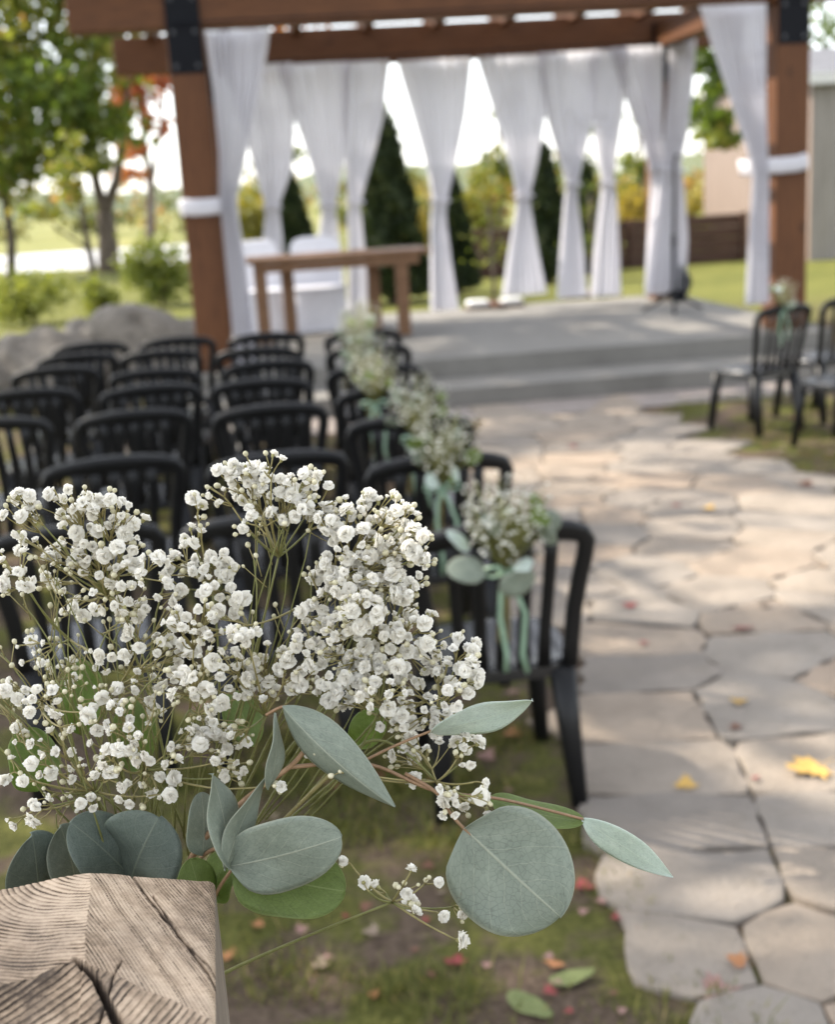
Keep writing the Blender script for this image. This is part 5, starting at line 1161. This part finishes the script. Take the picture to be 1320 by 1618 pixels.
twig([(460, 1212, .782), (540, 1205, .785), (600, 1212, .79), (690, 1250, .787), (790, 1262, .79), (922, 1294, .79)], .0014, .0009)
twig([(640, 1222, .79), (690, 1252, .786), (712, 1285, .785), (734, 1309, .785), (760, 1332, .783)], .0013, .0009)
twig([(560, 1210, .787), (620, 1180, .79), (684, 1154, .79), (720, 1145, .789)], .0010, .0007)
twig([(420, 1130, .776), (450, 1116, .776), (480, 1130, .775)], .0010, .0008)
twig([(330, 1440, .80), (345, 1405, .79), (366, 1374, .78)], .0014, .0010)
build(mb, 'eucalyptus_twig', M['twig'], bq, True)

# ================================================================== AISLE BOUQUETS on the chair ends
DOT = MB(); 
def dot_mesh():
    mb = MB(); rr = random.Random(2)
    for k in range(7): petal(mb, k * .9, .35 + .15 * (k % 3), 1.0, .42, rr, .05, .3, .1)
    for k in range(4): petal(mb, k * 1.57, 1.1, .8, .3, rr, .05, .3, .25)
    return mb
DOT = dot_mesh()
def small_bouquet(c, label, s, ribbon=True, big=1.0, nflo=170, leaves=9, tilt=0.0, explicit=None):
    r = random.Random(s); t = thing('aisle_bouquet', label, 'bouquet', c, 'bouquets tied to the aisle chairs'); c = Vector(c)
    up = Vector((r.uniform(-.15, .15) + tilt, -.25, 1)).normalized(); sx = up.orthogonal().normalized(); sy = up.cross(sx)
    tie = c - up * .10 * big; mb = MB(); tip = c - up * .30 * big
    for k in range(9): a = k * .7; o = (sx * math.cos(a) + sy * math.sin(a)) * .012; mb.tube([tip + o * 1.6, tie + o * .6, c + o * 2.5], .0022, 5)
    build(mb, 'stems', M['stem'], t, True)
    fl = MB(); tw = MB()
    for k in range(nflo):
        a = r.uniform(0, 6.28); rr = math.sqrt(r.random()) * .105 * big; h = r.uniform(-.03, .105) * big
        p = c + sx * math.cos(a) * rr + sy * math.sin(a) * rr + up * (h + .04 * big - rr * .35); ax = (p - tie).normalized() + Vector((r.uniform(-1, 1), r.uniform(-1, 1), r.uniform(-1, 1))) * .4
        q = ax.to_track_quat('Z', 'Y').to_matrix() * r.uniform(.0030, .0055); off = len(fl.v)
        fl.v.extend([tuple(q @ Vector(v_) + p) for v_ in DOT.v]); fl.f.extend([tuple(i + off for i in f_) for f_ in DOT.f]); fl.m.extend(DOT.m)
        if k % 2 == 0: tw.tube([tie, (tie + p) / 2 + up * .01, p], .0012, 3, cap=False)
    tag(build(fl, 'blossoms', M['petal_cream'], t, True), kind='stuff'); build(tw, 'sprigs', M['stem_green'], t, True)
    if explicit:
        for (b_, t_, wpx, tl, m) in explicit: euc_leaf(t, at(*b_), at(*t_), wpx * b_[2] / F, tl, M[m], 'round', bend=.05, wave=.3, seed=r.randrange(99), nt_=12, ns=3)
    for k in range(leaves):
        a = r.uniform(0, 6.28); d = (sx * math.cos(a) + sy * math.sin(a)); b_ = c + d * .06 * big + up * r.uniform(-.06, .08); L = r.uniform(.045, .07)
        euc_leaf(t, b_, b_ + (d + up * r.uniform(-.3, .8)).normalized() * L, L * .85, r.uniform(-50, 50), M[r.choice(['euc', 'euc', 'euc_pale', 'euc_green', 'euc_green'])], 'round', bend=.06, wave=.3, seed=k, nt_=10, ns=3)
    if ribbon:
        mb = MB(); tc = tie + Vector((0, -.022, 0))
        mb.tube([tie + (sx * math.cos(a) + sy * math.sin(a)) * .022 for a in np.linspace(0, 6.28, 13)], .009, 6, ry=.002, up=up)
        for sg in (-1, 1):
            P_ = [tc, tc + Vector((sg * .03, -.01, .02)), tc + Vector((sg * .060, -.005, .016)), tc + Vector((sg * .066, 0, -.002)), tc + Vector((sg * .04, -.008, -.008)), tc]
            mb.tube(P_, .007, 6, ry=.0015, up=(0, 0, 1))
            ln = r.uniform(.22, .28) * big; mb.tube([tc, tc + Vector((sg * .02, -.012, -.05)), tc + Vector((sg * .035 + .01, -.006, -.12)), tc + Vector((sg * .022 + .01, -.012, -ln * .8)), tc + Vector((sg * .03 + .015, -.004, -ln))], .0080, 6, ry=.0014, up=(1, 0, 0))
        build(mb, 'ribbon', M['ribbon'], t, True)
def rail(o, dx, dz=.0): return (o.location.x + dx, o.location.y - .282 - .075, .80 + dz)
c0 = at(800, 842, py(800, 842, AISLE[0].location.y - .282 - .08).y * .0 + (proj((.4, AISLE[0].location.y - .36, .85))[2]))
d0 = proj(c0)[2]
small_bouquet(tuple(c0), "baby's breath bunch with mint ribbon on the nearest aisle chair", 1, True, 1.15, 320, 3, .12,
              [((768, 905, d0 - .02), (706, 897, d0 - .03), 46, 20, 'euc'), ((790, 935, d0 - .02), (845, 905, d0 - .03), 44, 25, 'euc'), ((742, 870, d0), (706, 840, d0 - .02), 26, 40, 'euc_pale'), ((850, 838, d0), (884, 812, d0 - .01), 40, 10, 'euc'), ((852, 825, d0), (842, 778, d0), 26, 30, 'euc_green'), ((855, 835, d0), (880, 858, d0 - .02), 30, 40, 'euc'), ((790, 850, d0 - .03), (762, 812, d0 - .02), 26, 45, 'euc')])
TGT = [None, (700, 718), (660, 650), (590, 600), (575, 565), (560, 530), (570, 512)]
for i in range(1, 7):
    o = AISLE[i]; dd = proj((o.location.x, o.location.y - .35, .85))[2]; p = at(TGT[i][0], TGT[i][1], dd)
    p = Vector((p.x, o.location.y - .282 - .07, p.z))
    small_bouquet(tuple(p), "small baby's breath bunch on the aisle end chair of the %s row" % ORD[i], 10 + i, True, 1.2, 250, 8, .1)
p = at(1238, 468, proj((3.5, 8.2, .85))[2]); small_bouquet(tuple(p), "pale flower bunch with long mint ribbon on the chair right of the path", 30, True, .9, 150, 4)
